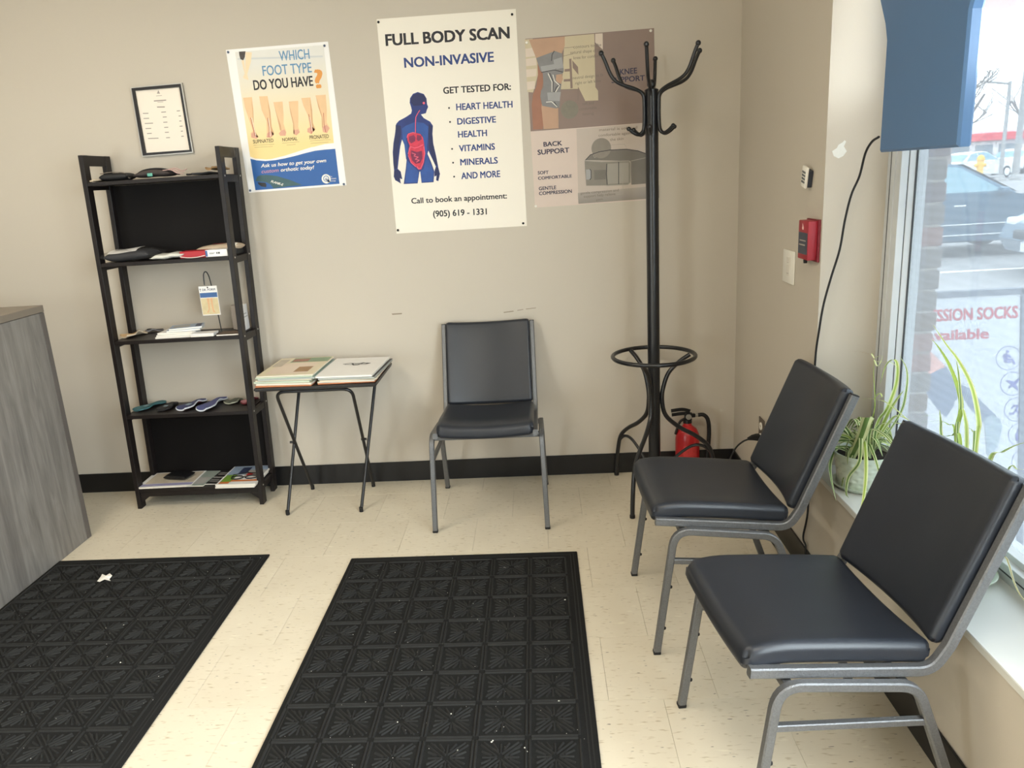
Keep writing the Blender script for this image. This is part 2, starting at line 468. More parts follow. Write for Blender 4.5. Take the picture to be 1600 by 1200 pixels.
fh = MB(); fh.box2((1.10, WY1, HEAD-.05), (1.178, YJ, HEAD), .001); fh.box2((1.10, WY1, SILL), (1.178, WY1+.05, HEAD), .001)
for yy in (1.05, -0.1): fh.box2((1.10, yy-.025, SILL+.05), (1.178, yy+.025, HEAD-.05), .001)
obj('window_head', fh, alu_m, win)
obj('glass', MB().box2((1.1465, WY1+.05, SILL+.055), (1.1495, YJ, HEAD-.05)), glass_m, win)
fo = MB(); fo.poly([(1.151, 1.075, SILL+.06), (1.151, YJ, SILL+.06), (1.151, YJ, 1.634), (1.151, 1.075, 1.634)])
obj('window_film', fo, film_m, win)

def wobj(name, mb, m, root, parent=None, smooth=False, fixn=True):
    """part built in world coordinates, hung under a thing that is not rotated"""
    mb.move(Matrix.Translation(-root.location))
    return obj(name, mb, m, parent or root, smooth=smooth, fixn=fixn)

# ------------------------------------------------------------------ reception desk
DX, DY, DZ = -2.07, 3.05, 1.055
d = thing('reception_desk', 'grey woodgrain reception desk cut off by the left edge of the photo', 'desk', (DX-.35, 2.3, 0))
wobj('side_panel', MB().box2((DX-.022, 1.5, .0), (DX, DY-.024, DZ-.03), .001), desk_m, d)
wobj('end_panel', MB().box2((DX-.8, DY-.022, .0), (DX+.001, DY, DZ-.03), .001), desk_m, d)
wobj('desk_top', MB().box2((DX-.8, 1.5, DZ-.028), (DX+.003, DY+.002, DZ), .0015), mat('desk_top_laminate', (126, 116, 104), 0.5, var=.12, scale=6), d)
wobj('inner_panel', MB().box2((DX-.8, 1.5, .0), (DX-.778, DY-.024, DZ-.03)), desk_m, d)
wobj('edge_band', MB().box2((DX-.001, DY-.03, .003), (DX+.0018, DY+.0005, DZ-.03), .0006), mat('desk_edge_band', (98, 92, 88), .5, var=.15, scale=8, stretch=(1, 1, .2)), d)

# ------------------------------------------------------------------ stacking chairs (built facing -x)
def cushion(LX, LY, TH, nx=22, ny=22, px=9, pz=2.6, top=None, r=None):
    """closed pillow; top(u,v) adds a height to every point; r gives it a rounded box edge instead"""
    mb = MB()
    def stops(n, L):
        if not r: return [math.sin((-1+2*i/n)*PI/2) for i in range(n+1)]
        k = r/(L/2); m_ = 6
        e = [-1 + k*(1-math.cos(PI/2*i/m_)) for i in range(m_+1)]
        inner = n-2*m_
        mid = [e[-1] + (-2*e[-1])*i/inner for i in range(1, inner)]
        return e + mid + [-q for q in e[::-1]]
    U, V = stops(nx, LX), stops(ny, LY)
    def hgt(u, v):
        if not r: return max(0, (1-abs(u)**px)*(1-abs(v)**px))**(1/pz)
        dx = max(0, abs(u)*LX/2-(LX/2-r))/r; dy = max(0, abs(v)*LY/2-(LY/2-r))/r
        d_ = min(1, math.hypot(dx, dy)) if dx and dy else max(dx, dy)
        base_ = 1-r/(TH/2) if r < TH/2 else 0
        return base_ + (1-base_)*math.sqrt(max(0, 1-d_*d_))
    def pos(u, v):
        x, y = u*LX/2, v*LY/2
        if r:
            ax, ay = LX/2-r, LY/2-r
            ex, ey = max(0, abs(x)-ax), max(0, abs(y)-ay)
            if ex and ey:                                     # round the plan corners
                m_ = max(ex, ey); h_ = math.hypot(ex, ey); k = m_/h_
                x = math.copysign(ax+ex*k, x); y = math.copysign(ay+ey*k, y)
        return x, y
    S_ = []
    for sgn in (1, -1):
        S_.append([[mb.bm.verts.new((*pos(u, v), sgn*TH/2*hgt(u, v) + (top(u, v) if top else 0))) for v in V] for u in U])
    for G in S_:
        for i in range(len(U)-1):
            for j in range(len(V)-1): mb.bm.faces.new((G[i][j], G[i+1][j], G[i+1][j+1], G[i][j+1]))
    A, B = S_
    rim = lambda G: [G[i][0] for i in range(len(U))] + [G[-1][j] for j in range(1, len(V))] + [G[i][-1] for i in range(len(U)-2, -1, -1)] + [G[0][j] for j in range(len(V)-2, 0, -1)]
    a, b = rim(A), rim(B); n = len(a)
    if r and r < TH/2:
        for i in range(n): mb.bm.faces.new((a[i], a[(i+1) % n], b[(i+1) % n], b[i]))
    bmesh.ops.remove_doubles(mb.bm, verts=mb.bm.verts, dist=0.0002)
    return mb
def rectprof(w, h, b=0.003):
    x, y = w/2, h/2
    return [(x-b, -y), (x, -y+b), (x, y-b), (x-b, y), (-x+b, y), (-x, y-b), (-x, -y+b), (-x+b, -y)]
def make_chair(label):
    t = thing('stacking_chair', label, 'chair')
    for sgn in (-1, 1):
        yy = 0.232*sgn
        leg = fillet([(-.247, yy*1.035, 0.006), (-.19, yy, .409), (.105, yy, .377), (.236, yy*1.035, 0.006)], [.055, .06], 7)
        lf = obj('leg_frame', MB().sweep(leg, rectprof(.021, .021), up=(0, 1, 0)), steel_m, t, smooth=True)
        for q in ((-.247, yy*1.035), (.236, yy*1.035)):
            obj('foot_cap', MB().box((q[0], q[1], .0055), (.0225, .0225, .011), None, .002), rubber, lf)
        for zz in (.085, .225):
            obj('stacking_bumper', MB().sphere((0, 0, 0), .0055, 8), rubber, lf, (-.247+.057*zz/.409+.012, yy*1.02, zz), smooth=True)
        st = obj('side_stretcher', MB().box((-.035, yy*1.003, .300), (.345, .016, .016), Matrix.Rotation(.06, 3, 'Y'), .002), steel_m, t)
        yr = 0.208*sgn
        rail = fillet([(-.243, yr, .430), (.148, yr, .394), (.182, yr, .448), (.320, yr, .791)], [.06, .09], 6)
        obj('side_rail', MB().sweep(rail, rectprof(.021, .024), up=(0, 1, 0)), steel_m, t, smooth=True)
        obj('rail_cap', MB().sweep([(.3201, yr, .7912), (.3213, yr, .7942)], rectprof(.0205, .0235), up=(0, 1, 0)), rubber, t)
    obj('front_crossbar', MB().box((-.165, 0, .397), (.02, .455, .02), None, .002), steel_m, t)
    obj('rear_crossbar', MB().box((.085, 0, .372), (.02, .455, .02), None, .002), steel_m, t)
    # seat cushion, sagging a little across its width, rolled over at the front
    def seat_h(u, v): return -.012*(1-v*v) - .016*max(0, -u-.5)**2/.25 + .004*(1-u*u)
    c = cushion(.408, .405, .056, 30, 26, top=seat_h, r=.021)
    obj('seat', c, vinyl_m, t, (-.047, 0, .4435), (0, .09, 0), smooth=True)
    def back_h(u, v): return .028*(1-v*v)
    c = cushion(.392, .394, .042, 26, 26, top=back_h, r=.016)
    c.move(Matrix.Rotation(PI/2, 4, 'Y'))                       # pad now stands, thickness along x
    obj('backrest', c, vinyl_m, t, (.236, 0, .624), (0, .39, 0), smooth=True)
    return t
ch1 = make_chair('black vinyl stacking chair backed against the poster wall, between tray table and coat rack')
ch1.location = (-.252, 3.222, 0); ch1.rotation_euler = (0, 0, PI/2)
ch2 = copy_tree(ch1); ch2['label'] = 'black vinyl stacking chair in the middle, its seat beside the coat rack and fire extinguisher'
ch2.location = (.552, 2.33, 0); ch2.rotation_euler = (0, 0, .02)
ch3 = copy_tree(ch1); ch3['label'] = 'black vinyl stacking chair nearest the camera, in front of the window sill'
ch3.location = (.613, 1.63, 0); ch3.rotation_euler = (0, 0, .115)
for c in (ch1, ch2, ch3): c['group'] = 'black waiting room chairs'

# ------------------------------------------------------------------ coat rack
RX, RY = .487, 3.30
ck = thing('coat_rack', 'tall black metal coat rack with curved arms and umbrella ring, standing in the corner', 'coat rack', (RX, RY, 0))
obj('pole', MB().tube([(0, 0, .10), (0, 0, 1.752)], .0265, 20), rackm, ck, smooth=True)
obj('pole_cap', MB().lathe([(0, 1.748), (.028, 1.748), (.028, 1.754), (.02, 1.759), (0, 1.76)], 20), rackm, ck, smooth=True)
obj('finial', MB().sphere((0, 0, 1.776), .0175, 14), rackm, ck, smooth=True)
def rod(pts, ang, r, **k):
    a = ang - PI/2
    return MB().tube([(p[0]*math.cos(a), p[0]*math.sin(a), p[1]) for p in pts], r, 10, **k)
for k in range(6):
    ang = math.radians((-13, 47, 107, 167, 219, 287)[k])
    path = smoothpath([(r_, 0, z_) for r_, z_ in [(.098, 1.606), (.080, 1.592), (.057, 1.584), (.038, 1.600), (.033, 1.640), (.033, 1.70), (.037, 1.735), (.065, 1.757), (.140, 1.783), (.172, 1.812), (.197, 1.866), (.211, 1.893)]], 5)
    a = obj('coat_arm', MB().tube([(p.x*math.cos(ang-PI/2), p.x*math.sin(ang-PI/2), p.z) for p in path], .0072, 10), rackm, ck, smooth=True)
    for r_, z_ in ((.2125, 1.896), (.101, 1.608)):
        obj('ball_tip', MB().sphere((0, 0, 0), .0105 if z_ > 1.7 else .009, 10), rackm, a, (r_*math.cos(ang-PI/2), r_*math.sin(ang-PI/2), z_), smooth=True)
for k in range(2):
    obj('bolt', MB().sphere((-.004, -.0268, 1.70-.045*k), .0035, 8), screw_m, ck, smooth=True)
RZ, RR = .652, .178
obj('umbrella_ring', MB().tube([(RR*math.cos(2*PI*k/40), RR*math.sin(2*PI*k/40), RZ) for k in range(40)], .0095, 10, True), rackm, ck, smooth=True)
for k in range(3):
    ang = math.radians(-28 + 120*k) - PI/2
    ca, sa = math.cos(ang), math.sin(ang)
    path = smoothpath([(r_, 0, z_) for r_, z_ in [(.158, .650), (.115, .622), (.065, .572), (.040, .50), (.036, .44), (.052, .375), (.11, .318), (.19, .268), (.245, .215), (.268, .14), (.280, .06), (.284, .006)]], 5)
    lg = obj('leg', MB().tube([(p.x*ca, p.x*sa, p.z) for p in path], .0098, 10), rackm, ck, smooth=True)
    obj('foot_tip', MB().lathe([(0, 0), (.0115, 0), (.0115, .014), (0, .016)], 12), rubber, lg, (.284*ca, .284*sa, 0), smooth=True)
    path = smoothpath([(r_, 0, z_) for r_, z_ in [(.268, .12), (.255, .185), (.215, .222), (.165, .222), (.10, .178), (.05, .12), (.022, .108)]], 5)
    obj('leg_brace', MB().tube([(p.x*ca, p.x*sa, p.z) for p in path], .007, 8), rackm, lg, smooth=True)
obj('pole_foot', MB().lathe([(0, .095), (.028, .095), (.028, .125), (.0265, .13)], 20), rackm, ck, smooth=True)

# ------------------------------------------------------------------ fire extinguisher
red_m = mat('extinguisher_red', (186, 28, 34), 0.3, var=.04, spec=.6)
EX = (.668, 3.475)
fx = thing('fire_extinguisher', 'red fire extinguisher with black hose on the floor in the corner behind the coat rack', 'extinguisher', (*EX, 0))
fx.rotation_euler = (0, 0, .1)
obj('cylinder', MB().lathe([(0, .004), (.05, .004), (.055, .012), (.056, .03), (.056, .20), (.053, .225), (.043, .247), (.026, .262), (.02, .268), (.02, .28), (0, .28)], 28), red_m, fx, smooth=True)
obj('label', MB().grid(lambda a, b: (.0565*math.cos(-2.2+a*1.2), .0565*math.sin(-2.2+a*1.2), .05+.13*b), 8, 1), mat('extinguisher_label', (205, 60, 60), .5, var=.3, scale=60), fx)
vb = MB().lathe([(0, .278), (.021, .278), (.021, .296), (.015, .30), (.015, .325), (0, .327)], 14)
vb.box((.012, 0, .312), (.05, .018, .018), None, .003)
vl = obj('valve', vb, blackm, fx, smooth=True)
obj('carry_handle', MB().sweep(smoothpath([(.02, 0, .318), (-.02, 0, .325), (-.075, 0, .322)], 4), rectprof(.016, .005, .001), up=(0, 0, 1)), blackm, fx)
obj('squeeze_lever', MB().sweep(smoothpath([(.012, 0, .334), (-.025, 0, .345), (-.078, 0, .342)], 4), rectprof(.005, .016, .001), up=(0, 1, 0)), blackm, fx)
obj('lower_grip', MB().sweep(smoothpath([(-.01, 0, .30), (-.035, 0, .285), (-.05, 0, .25), (-.058, 0, .225)], 4), rectprof(.014, .008, .001), up=(0, 1, 0)), blackm, fx)
obj('gauge', MB().lathe([(0, 0), (.013, 0), (.013, .008), (0, .01)], 14).move(Matrix.Translation((.0, -.016, .312)) @ Matrix.Rotation(PI/2, 4, 'X')), screw_m, fx, smooth=True)
obj('hose_ferrule', MB().tube([(.036, 0, .312), (.056, 0, .312)], .009, 10), screw_m, fx, smooth=True)
obj('hose', MB().tube(smoothpath([(.05, 0, .312), (.075, -.004, .312), (.094, -.008, .29), (.10, -.012, .24), (.096, -.016, .17), (.088, -.018, .10)], 6), .0095, 10), rubber, fx, smooth=True)
obj('nozzle', MB().lathe([(.0095, 0), (.012, -.02), (.013, -.05), (0, -.05)], 12, (.087, -.018, .105)), blackm, fx, smooth=True)

# ------------------------------------------------------------------ ladder shelf
LX0, LX1 = -2.0, -1.372
LT = Vector((-1.686, 3.44, 0))
ls = thing('ladder_shelf', 'tall dark brown open shelf unit with five shelves, standing left of the tray table', 'shelf', LT)
SH = .023
def sheared(name, mb, m, parent=None, smooth=False):
    for v in mb.bm.verts: v.co.x += SH*v.co.z
    return wobj(name, mb, m, ls, parent, smooth)
def fy(z): return 3.335
def by(z): return 3.538 + .022*z/1.66
shelf_z = [1.540, 1.188, .831, .473, .102]
for sx, x0 in ((0, LX0), (1, LX1-.02)):
    x1 = x0+.02
    def post(y0, y1, zt):
        mb = MB()
        a = [(x0, y0(0), 0), (x1, y0(0), 0), (x1, y1(0), 0), (x0, y1(0), 0)]
        b = [(x0, y0(zt), zt), (x1, y0(zt), zt), (x1, y1(zt), zt), (x0, y1(zt), zt)]
        va = [mb.bm.verts.new(p) for p in a]; vb_ = [mb.bm.verts.new(p) for p in b]
        mb.bm.faces.new(va[::-1]); mb.bm.faces.new(vb_)
        for i in range(4): mb.bm.faces.new((va[i], va[(i+1) % 4], vb_[(i+1) % 4], vb_[i]))
        bmesh.ops.bevel(mb.bm, geom=list(mb.bm.edges), offset=.0012, segments=1, affect='EDGES')
        return mb
    p = sheared('front_post', post(lambda z: fy(z), lambda z: fy(z)+.044, 1.655), shelf_m)
    for z in shelf_z:
        xs = x1+.0005 if sx else x0-.0005
        sheared('screw', MB().lathe([(0, 0), (.0042, 0), (.0035, .0015), (0, .002)], 10).move(Matrix.Translation((xs, fy(z)+.022, z-.008)) @ Matrix.Rotation(PI/2 if sx else -PI/2, 4, 'Y')), screw_m, p, True)
    p = sheared('rear_post', post(lambda z: by(z)-.044, lambda z: by(z), 1.655), shelf_m)
    for z in shelf_z[:-1]:
        xs = x1+.0005 if sx else x0-.0005
        sheared('screw', MB().lathe([(0, 0), (.0042, 0), (.0035, .0015), (0, .002)], 10).move(Matrix.Translation((xs, by(z)-.022, z-.008)) @ Matrix.Rotation(PI/2 if sx else -PI/2, 4, 'Y')), screw_m, p, True)
    sheared('handle_panel', MB().box2((x0+.001, fy(1.6)+.042, 1.610), (x1-.001, by(1.6)-.042, 1.6545), .001), shelf_m)
    for z in shelf_z:
        sheared('shelf_bearer', MB().box2((x0+.002, fy(z)+.043, z-.034), (x1-.002, by(z)-.043, z-.004), .001), shelf_m)
for z in shelf_z:
    sheared('shelf_board', MB().box2((LX0+.0205, fy(z)+.002, z-.017), (LX1-.0205, by(z)-.004, z), .0015), shelf_m)
for z0, z1 in ((shelf_z[1]+.001, shelf_z[0]-.018), (shelf_z[4]+.001, shelf_z[3]-.018)):
    sheared('back_panel', MB().box2((LX0+.0205, by(1)-.014, z0), (LX1-.0205, by(1)-.008, z1)), shelf_panel)
sheared('front_apron', MB().box2((LX0+.021, fy(.08)+.006, .060), (LX1-.021, fy(.08)+.018, .0845), .001), shelf_m)
for xx, sg in ((LX0+.02, 1), (LX1-.02, -1)):
    mb = MB().prism([(xx, .06), (xx+.045*sg, .06), (xx, .028)], fy(0)+.007, fy(0)+.017, 'y'); sheared('corner_brace', mb, shelf_m)

# insoles
def insole(label, p0, p1, wdt, z, top, side, group=None, curl=.012, name='insole', low=None, stripe=None, bend=0.0):
    """p0 = wide end at the front, p1 = other end, both on the board at height z"""
    p0, p1 = Vector((p0[0], p0[1], 0)), Vector((p1[0], p1[1], 0)); d = p1-p0; Ln = d.length
    def half(t):                                             # half width along the length
        pts = [(0, .30), (.04, .36), (.12, .46), (.26, .5), (.42, .45), (.6, .37), (.75, .37), (.9, .36), (.97, .27), (1, .16)]
        for (a, b), (c, e) in zip(pts, pts[1:]):
            if t <= c: return (b+(e-b)*(t-a)/(c-a))*wdt
        return .1*wdt
    def lift(t, v):
        rim = max(0, t-.55)/.45
        return .002 + .45*curl*max(0, .3-t)/.3*abs(v)**3 + curl*.9*math.exp(-((t-.52)/.2)**2)*max(0, v)**1.5 + .25*curl*math.sin(min(1, t/.55)*PI)
    th = .006
    def ctr(t): return bend*math.sin(t*PI)
    t_ = thing(name, label, 'insole', (p0.x, p0.y, z), math.atan2(d.y, d.x)-PI/2, group)
    def surf(dz, k=1.0):
        return lambda a, b: (ctr(a)+(-1+2*b)*half(a)*k, Ln*(a*(1 if k == 1 else .985)+(0 if k == 1 else .007)), lift(a, -1+2*b)+dz)
    body = MB()
    N, Mn = 20, 8
    top_v = [[body.bm.verts.new(surf(th)(i/N, j/Mn)) for j in range(Mn+1)] for i in range(N+1)]
    bot_v = [[body.bm.verts.new(surf(0)(i/N, j/Mn)) for j in range(Mn+1)] for i in range(N+1)]
    for i in range(N):
        for j in range(Mn):
            body.bm.faces.new((top_v[i][j], top_v[i+1][j], top_v[i+1][j+1], top_v[i][j+1]))
            body.bm.faces.new((bot_v[i][j], bot_v[i][j+1], bot_v[i+1][j+1], bot_v[i+1][j]))
        for j in (0, Mn): body.bm.faces.new((top_v[i][j], top_v[i+1][j], bot_v[i+1][j], bot_v[i][j]))
    for i in (0, N):
        for j in range(Mn): body.bm.faces.new((top_v[i][j], top_v[i][j+1], bot_v[i][j+1], bot_v[i][j]))
    obj('foam_base', body, side, t_, smooth=True)
    cov = MB().grid(surf(th+.0008, .93), N, Mn); obj('top_cover', cov, top, t_, smooth=True)
    if stripe:
        st = MB().grid(lambda a, b: (ctr(.35)+(-.35+.5*b)*wdt*.55*(1 if b else 1), Ln*(.3+.16*a), lift(.38, 0)+th+.002), 2, 4); obj('printed_mark', st, stripe, t_)
    if low:
        lo = MB().grid(lambda a, b: (ctr(a)+(-1+2*b)*half(a)*.97, Ln*a, lift(a, -1+2*b)-.0012), N, Mn); obj('under_layer', lo, low, t_, smooth=True)
    return t_
teal = mat('teal_foam', (60, 104, 110), .7, var=.1); dkfab = mat('dark_insole_fabric', (38, 37, 39), .75, var=.2, scale=80)
navy = mat('navy_insole', (62, 66, 104), .7, var=.15, scale=60); white_edge = mat('white_foam', (222, 226, 232), .5)
indigo = mat('indigo_insole', (78, 84, 132), .7, var=.12, scale=60); olive = mat('grey_green_insole', (84, 88, 78), .75, var=.1); pale = mat('pale_edge', (158, 158, 140), .7)
pink = mat('pink_insole', (176, 120, 128), .6); maroon = mat('maroon_base', (108, 36, 44), .6); beige = mat('beige_insole', (206, 172, 128), .6, var=.05); cork = mat('tan_leather', (172, 138, 96), .6, var=.1)
cream_e = mat('cream_edge', (214, 196, 168), .6); markm = mat('insole_print', (130, 150, 160), .6)
G4 = 'insoles on the fourth shelf'
Z4 = shelf_z[3]+.0005
q = [(-1.9553,3.4004,0.474),(-1.8895,3.5594,0.474),(-1.8212,3.3886,0.474),(-1.8209,3.5239,0.474),(-1.7226,3.3741,0.474),(-1.6884,3.5616,0.474),(-1.6115,3.3503,0.474),(-1.5929,3.5805,0.474),(-1.5229,3.4539,0.474),(-1.4963,3.5398,0.474),(-1.4398,3.4412,0.474),(-1.4179,3.5442,0.474)]
insole('teal insole at the left end of the fourth shelf', q[0], q[1], .074, Z4, teal, teal, G4, stripe=markm)
insole('black insole second from left on the fourth shelf', q[2], q[3], .070, Z4, dkfab, dkfab, G4, stripe=markm)
insole('navy insole with white rim and red underside, mid fourth shelf', q[4], q[5], .080, Z4, navy, white_edge, G4, .02, low=maroon, stripe=markm)
insole('plain indigo insole with thin white rim, largest on the fourth shelf', q[6], q[7], .084, Z4, indigo, white_edge, G4, .022)
insole('grey green insole right of the indigo one on the fourth shelf', q[8], q[9], .075, Z4, olive, pale, G4)
insole('pink insole with maroon base at the right end of the fourth shelf', q[10], q[11], .06, Z4, pink, maroon, G4, .016)
Z3 = shelf_z[2]+.0005
q = [(-1.9478,3.402,0.832),(-1.904,3.5203,0.832),(-1.9125,3.5469,0.832),(-1.8357,3.5643,0.832)]
insole('beige leather insole with cream edge at the left front of the third shelf', q[0], q[1], .08, Z3, beige, cream_e, None, .022)
insole('dark insole behind the beige one on the third shelf', q[2], q[3], .06, Z3, dkfab, mat('grey_felt', (120, 120, 124), .8), None, .01)

# paper goods helper: stack-able rectangular sheets
def slab_item(name, label, cat, c, size, rz, z, th, page, cover, group=None, extra=None):
    """page block with a printed cover sheet on top"""
    t_ = thing(name, label, cat, (c[0], c[1], z), rz, group)
    obj('pages', MB().box((0, 0, th/2-.0003), (size[0]*.992, size[1]*.992, th-.0008)), page, t_)
    cv = MB().box((0, 0, th-.0004), (size[0], size[1], .0007))
    obj('cover', cv, cover, t_)
    obj('back_cover', MB().box((0, 0, .0003), (size[0], size[1], .0005)), cover, t_)
    obj('spine', MB().box((-size[0]/2, 0, th/2), (.0006, size[1]*.995, th-.0006)), cover, t_)
    if extra: extra(t_, size, th)
    return t_
def printed(t_, rects, th):
    """flat blocks of print on a cover: (x0,y0,x1,y1) in fractions, material"""
    pass
def cover_print(rects):
    def f(t_, size, th):
        for i, (n, x0, y0, x1, y1, m) in enumerate(rects):
            mb = MB(); h_ = th+.0003+.00015*i
            X = lambda a: (a-.5)*size[0]; Y = lambda b: (b-.5)*size[1]
            mb.poly([(X(x0), Y(y0), h_), (X(x1), Y(y0), h_), (X(x1), Y(y1), h_), (X(x0), Y(y1), h_)])
            obj(n, mb, m, t_, fixn=False)
    return f
pg = mat('magazine_pages', (226, 219, 206), .75, var=.05, scale=300, stretch=(.01, .01, 3))
m_white = mat('glossy_white_cover', (232, 230, 228), .35, var=.04); m_grey = mat('grey_green_cover', (150, 160, 152), .35, var=.25, scale=18)
m_dark = mat('dark_booklet_cover', (44, 42, 42), .45, var=.5, scale=30); m_lav = mat('lavender_print', (150, 146, 182), .4, var=.1)
m_tan = mat('tan_print', (190, 178, 160), .45, var=.2, scale=20); m_green = mat('leaf_green_print', (120, 158, 62), .4, var=.2, scale=30)
m_orange = mat('orange_print', (206, 120, 62), .4); m_navy = mat('navy_print', (52, 62, 92), .4, var=.3, scale=40); m_blk = mat('black_print', (28, 26, 28), .4)
m_red = mat('red_print', (170, 46, 46), .4, var=.2); m_ltb = mat('light_blue_print', (148, 166, 190), .4, var=.2, scale=20); m_blue = mat('blue_print', (58, 96, 150), .4, var=.1)
m_ltg = mat('light_grey_print', (168, 166, 162), .5, var=.15, scale=25)
def quadinfo(q):
    """centre, size, rotation of an approximate rectangle: front-left, front-right, back-right, back-left"""
    a, b, c, d_ = [Vector(p[:2]) for p in q]
    return ((a+b+c+d_)/4, ((b-a).length/2+(c-d_).length/2, (d_-a).length/2+(c-b).length/2), math.atan2((b-a).y, (b-a).x))
Z5 = shelf_z[4]+.0005
q = quadinfo([(-2,3.4001,0.112),(-1.7407,3.3814,0.112),(-1.7518,3.5951,0.112),(-1.991,3.6062,0.112)])
slab_item('magazine', 'white magazine with lavender strip, left on the bottom shelf, black case on it', 'magazine', (-1.855, 3.435), (.27, .188), .03, Z5, .008, pg, m_white,
          None, cover_print([('cover_photo', .08, .22, .97, .96, m_tan), ('cover_strip', .02, .05, .98, .2, m_lav)]))
slab_item('magazine', 'grey green magazine lying half under the black case magazine on the bottom shelf', 'magazine', (-1.695, 3.437), (.085, .19), -.06, Z5, .006, pg, m_grey, None, cover_print([('cover_photo', .1, .1, .9, .55, m_ltg)]))
cs = thing('eyeglass_case', 'black glasses case lying on the white magazine of the bottom shelf', 'case', (-1.825, 3.452, Z5+.0095), -.2)
obj('case_body', cushion(.125, .085, .022, 12, 10, 5, 2.2), mat('black_leather', (16, 16, 18), .45, bump=.2, bscale=300), cs, (0, 0, .011), smooth=True)
obj('case_seam', MB().tube([(.063*math.cos(t)*abs(math.cos(t))**-.55*.985 if abs(math.cos(t)) > 1e-3 else 0, .0425*math.sin(t)*abs(math.sin(t))**-.55*.985 if abs(math.sin(t)) > 1e-3 else 0, .011) for t in [2*PI*k/28+.01 for k in range(28)]], .0008, 5, True), rubber, cs)
for i, (cx_, cy_, lab) in enumerate(((-1.622, 3.400, 'black printed booklet, front one of two between magazines on the bottom shelf'), (-1.612, 3.487, 'black printed booklet, rear one of two between magazines on the bottom shelf'))):
    slab_item('booklet', lab, 'booklet', (cx_, cy_), (.078, .080), -.08, Z5, .005, paper_m, m_dark, None, cover_print([('cover_lines', .15, .35, .85, .45, m_ltg), ('cover_lines', .15, .6, .7, .68, m_ltg)]))
for i, lab in enumerate(('white magazine at the bottom of the right pile on the bottom shelf', 'white magazine in the middle of the right pile on the bottom shelf')):
    slab_item('magazine', lab, 'magazine', (-1.487+.004*i, 3.424-.003*i), (.192, .235), -.02+.03*i, Z5+.0072*i, .0068, pg, m_white)
slab_item('magazine', 'colourful magazine with dark eyeglasses photo on top of the right pile, bottom shelf', 'magazine', (-1.480, 3.420), (.196, .24), -.01, Z5+.0146, .007, pg, m_white,
          None, cover_print([('cover_photo', .03, .5, .97, .98, m_ltb), ('cover_photo', .5, .45, .97, .75, m_ltg), ('cover_photo', .05, .12, .32, .5, m_green), ('cover_photo', .05, .04, .3, .14, m_orange),
                             ('cover_photo', .3, .14, .97, .22, m_orange), ('cover_figure', .3, .55, .52, .9, m_navy), ('cover_figure', .55, .45, .7, .6, m_red)]))
gl = bpy.data.objects[-1] if False else None
eg = thing('eyeglasses', 'dark rimmed eyeglasses lying on the colourful magazine of the bottom shelf', 'eyeglasses', (-1.465, 3.375, Z5+.0225), .05)
for sx in (-1, 1):
    obj('lens_rim', MB().tube([(sx*.034+.028*math.cos(t), .019*math.sin(t)*(1.15 if math.sin(t) > 0 else 1), .004) for t in [2*PI*k/20 for k in range(20)]], .0028, 6, True), m_blk, eg, smooth=True)
    obj('temple', MB().tube([(sx*.062, .012, .004), (sx*.066, .04, .004), (sx*-.005, .062, .004)], .0022, 6), m_blk, eg, smooth=True)
obj('bridge', MB().tube([(-.008, .006, .004), (0, .009, .004), (.008, .006, .004)], .0024, 6), m_blk, eg, smooth=True)

# third shelf papers and card stand
ZB = shelf_z[2]+.0005
bro = [('white', (-1.685, 3.405), (.175, .10), .04), ('white', (-1.683, 3.408), (.17, .10), .10), ('white', (-1.68, 3.412), (.165, .10), -.02), ('blue', (-1.655, 3.425), (.15, .10), .2), ('blue', (-1.650, 3.43), (.145, .098), .28)]
words = ['lowest white brochure in the pile on the third shelf', 'second white brochure from the bottom of the third shelf pile', 'uppermost white brochure of the third shelf pile, under the blue ones', 'lower of two blue printed brochures on the third shelf pile', 'top blue printed brochure on the third shelf pile']
for i, ((kind, c_, sz, rz), lab) in enumerate(zip(bro, words)):
    slab_item('brochure', lab, 'brochure', c_, sz, rz, ZB+.0082*i, .0078, paper_m, m_white if kind == 'white' else m_ltb, 'brochures on the third shelf',
              None if kind == 'white' else cover_print([('cover_photo', .1, .2, .6, .8, m_ltg), ('cover_strip', .78, .1, .95, .9, m_navy)]))
wb = thing('card_box', 'small flat white box in front of the sock card stand, third shelf', 'box', (-1.548, 3.378, ZB), .03)
obj('box_base', MB().box((0, 0, .006), (.106, .062, .012), None, .001), paper_m, wb); obj('box_lid', MB().box((0, 0, .0115), (.108, .064, .007), None, .001), m_white, wb)
slab_item('booklet', 'brown covered booklet right of the flat white box, third shelf', 'booklet', (-1.428, 3.39), (.105, .085), 0, ZB, .006, paper_m, mat('brown_cover', (92, 74, 60), .5, var=.1))
std = thing('card_stand', 'black wire stand with round base holding a hanging sample card, third shelf', 'stand', (-1.490, 3.445, ZB))
obj('base_plate', MB().lathe([(0, 0), (.062, 0), (.062, .003), (.058, .0045), (0, .005)], 28), blackm, std, smooth=True)
obj('hook_rod', MB().tube(smoothpath([(-.005, 0, .004), (-.012, 0, .12), (-.022, 0, .24), (-.028, -.003, .275), (-.036, -.006, .285), (-.044, -.01, .275), (-.046, -.012, .25), (-.046, -.014, .225)], 5), .0028, 8), blackm, std, smooth=True)
card = thing('hanging_card', 'blue and white sample card with bare legs photo hanging from the wire stand', 'card', (-1.522, 3.428, ZB+.085))
card.rotation_euler = (PI/2, 0, .04)
obj('card_sheet', MB().box2((-.042, 0, -.001), (.042, .135, .001)), m_white, card)
ca_ = Art(card, (0, 0), .0013)
ca_.polys('card_band', [[(-.04, .083), (.04, .083), (.04, .105), (-.04, .105)]], m_blue, 1)
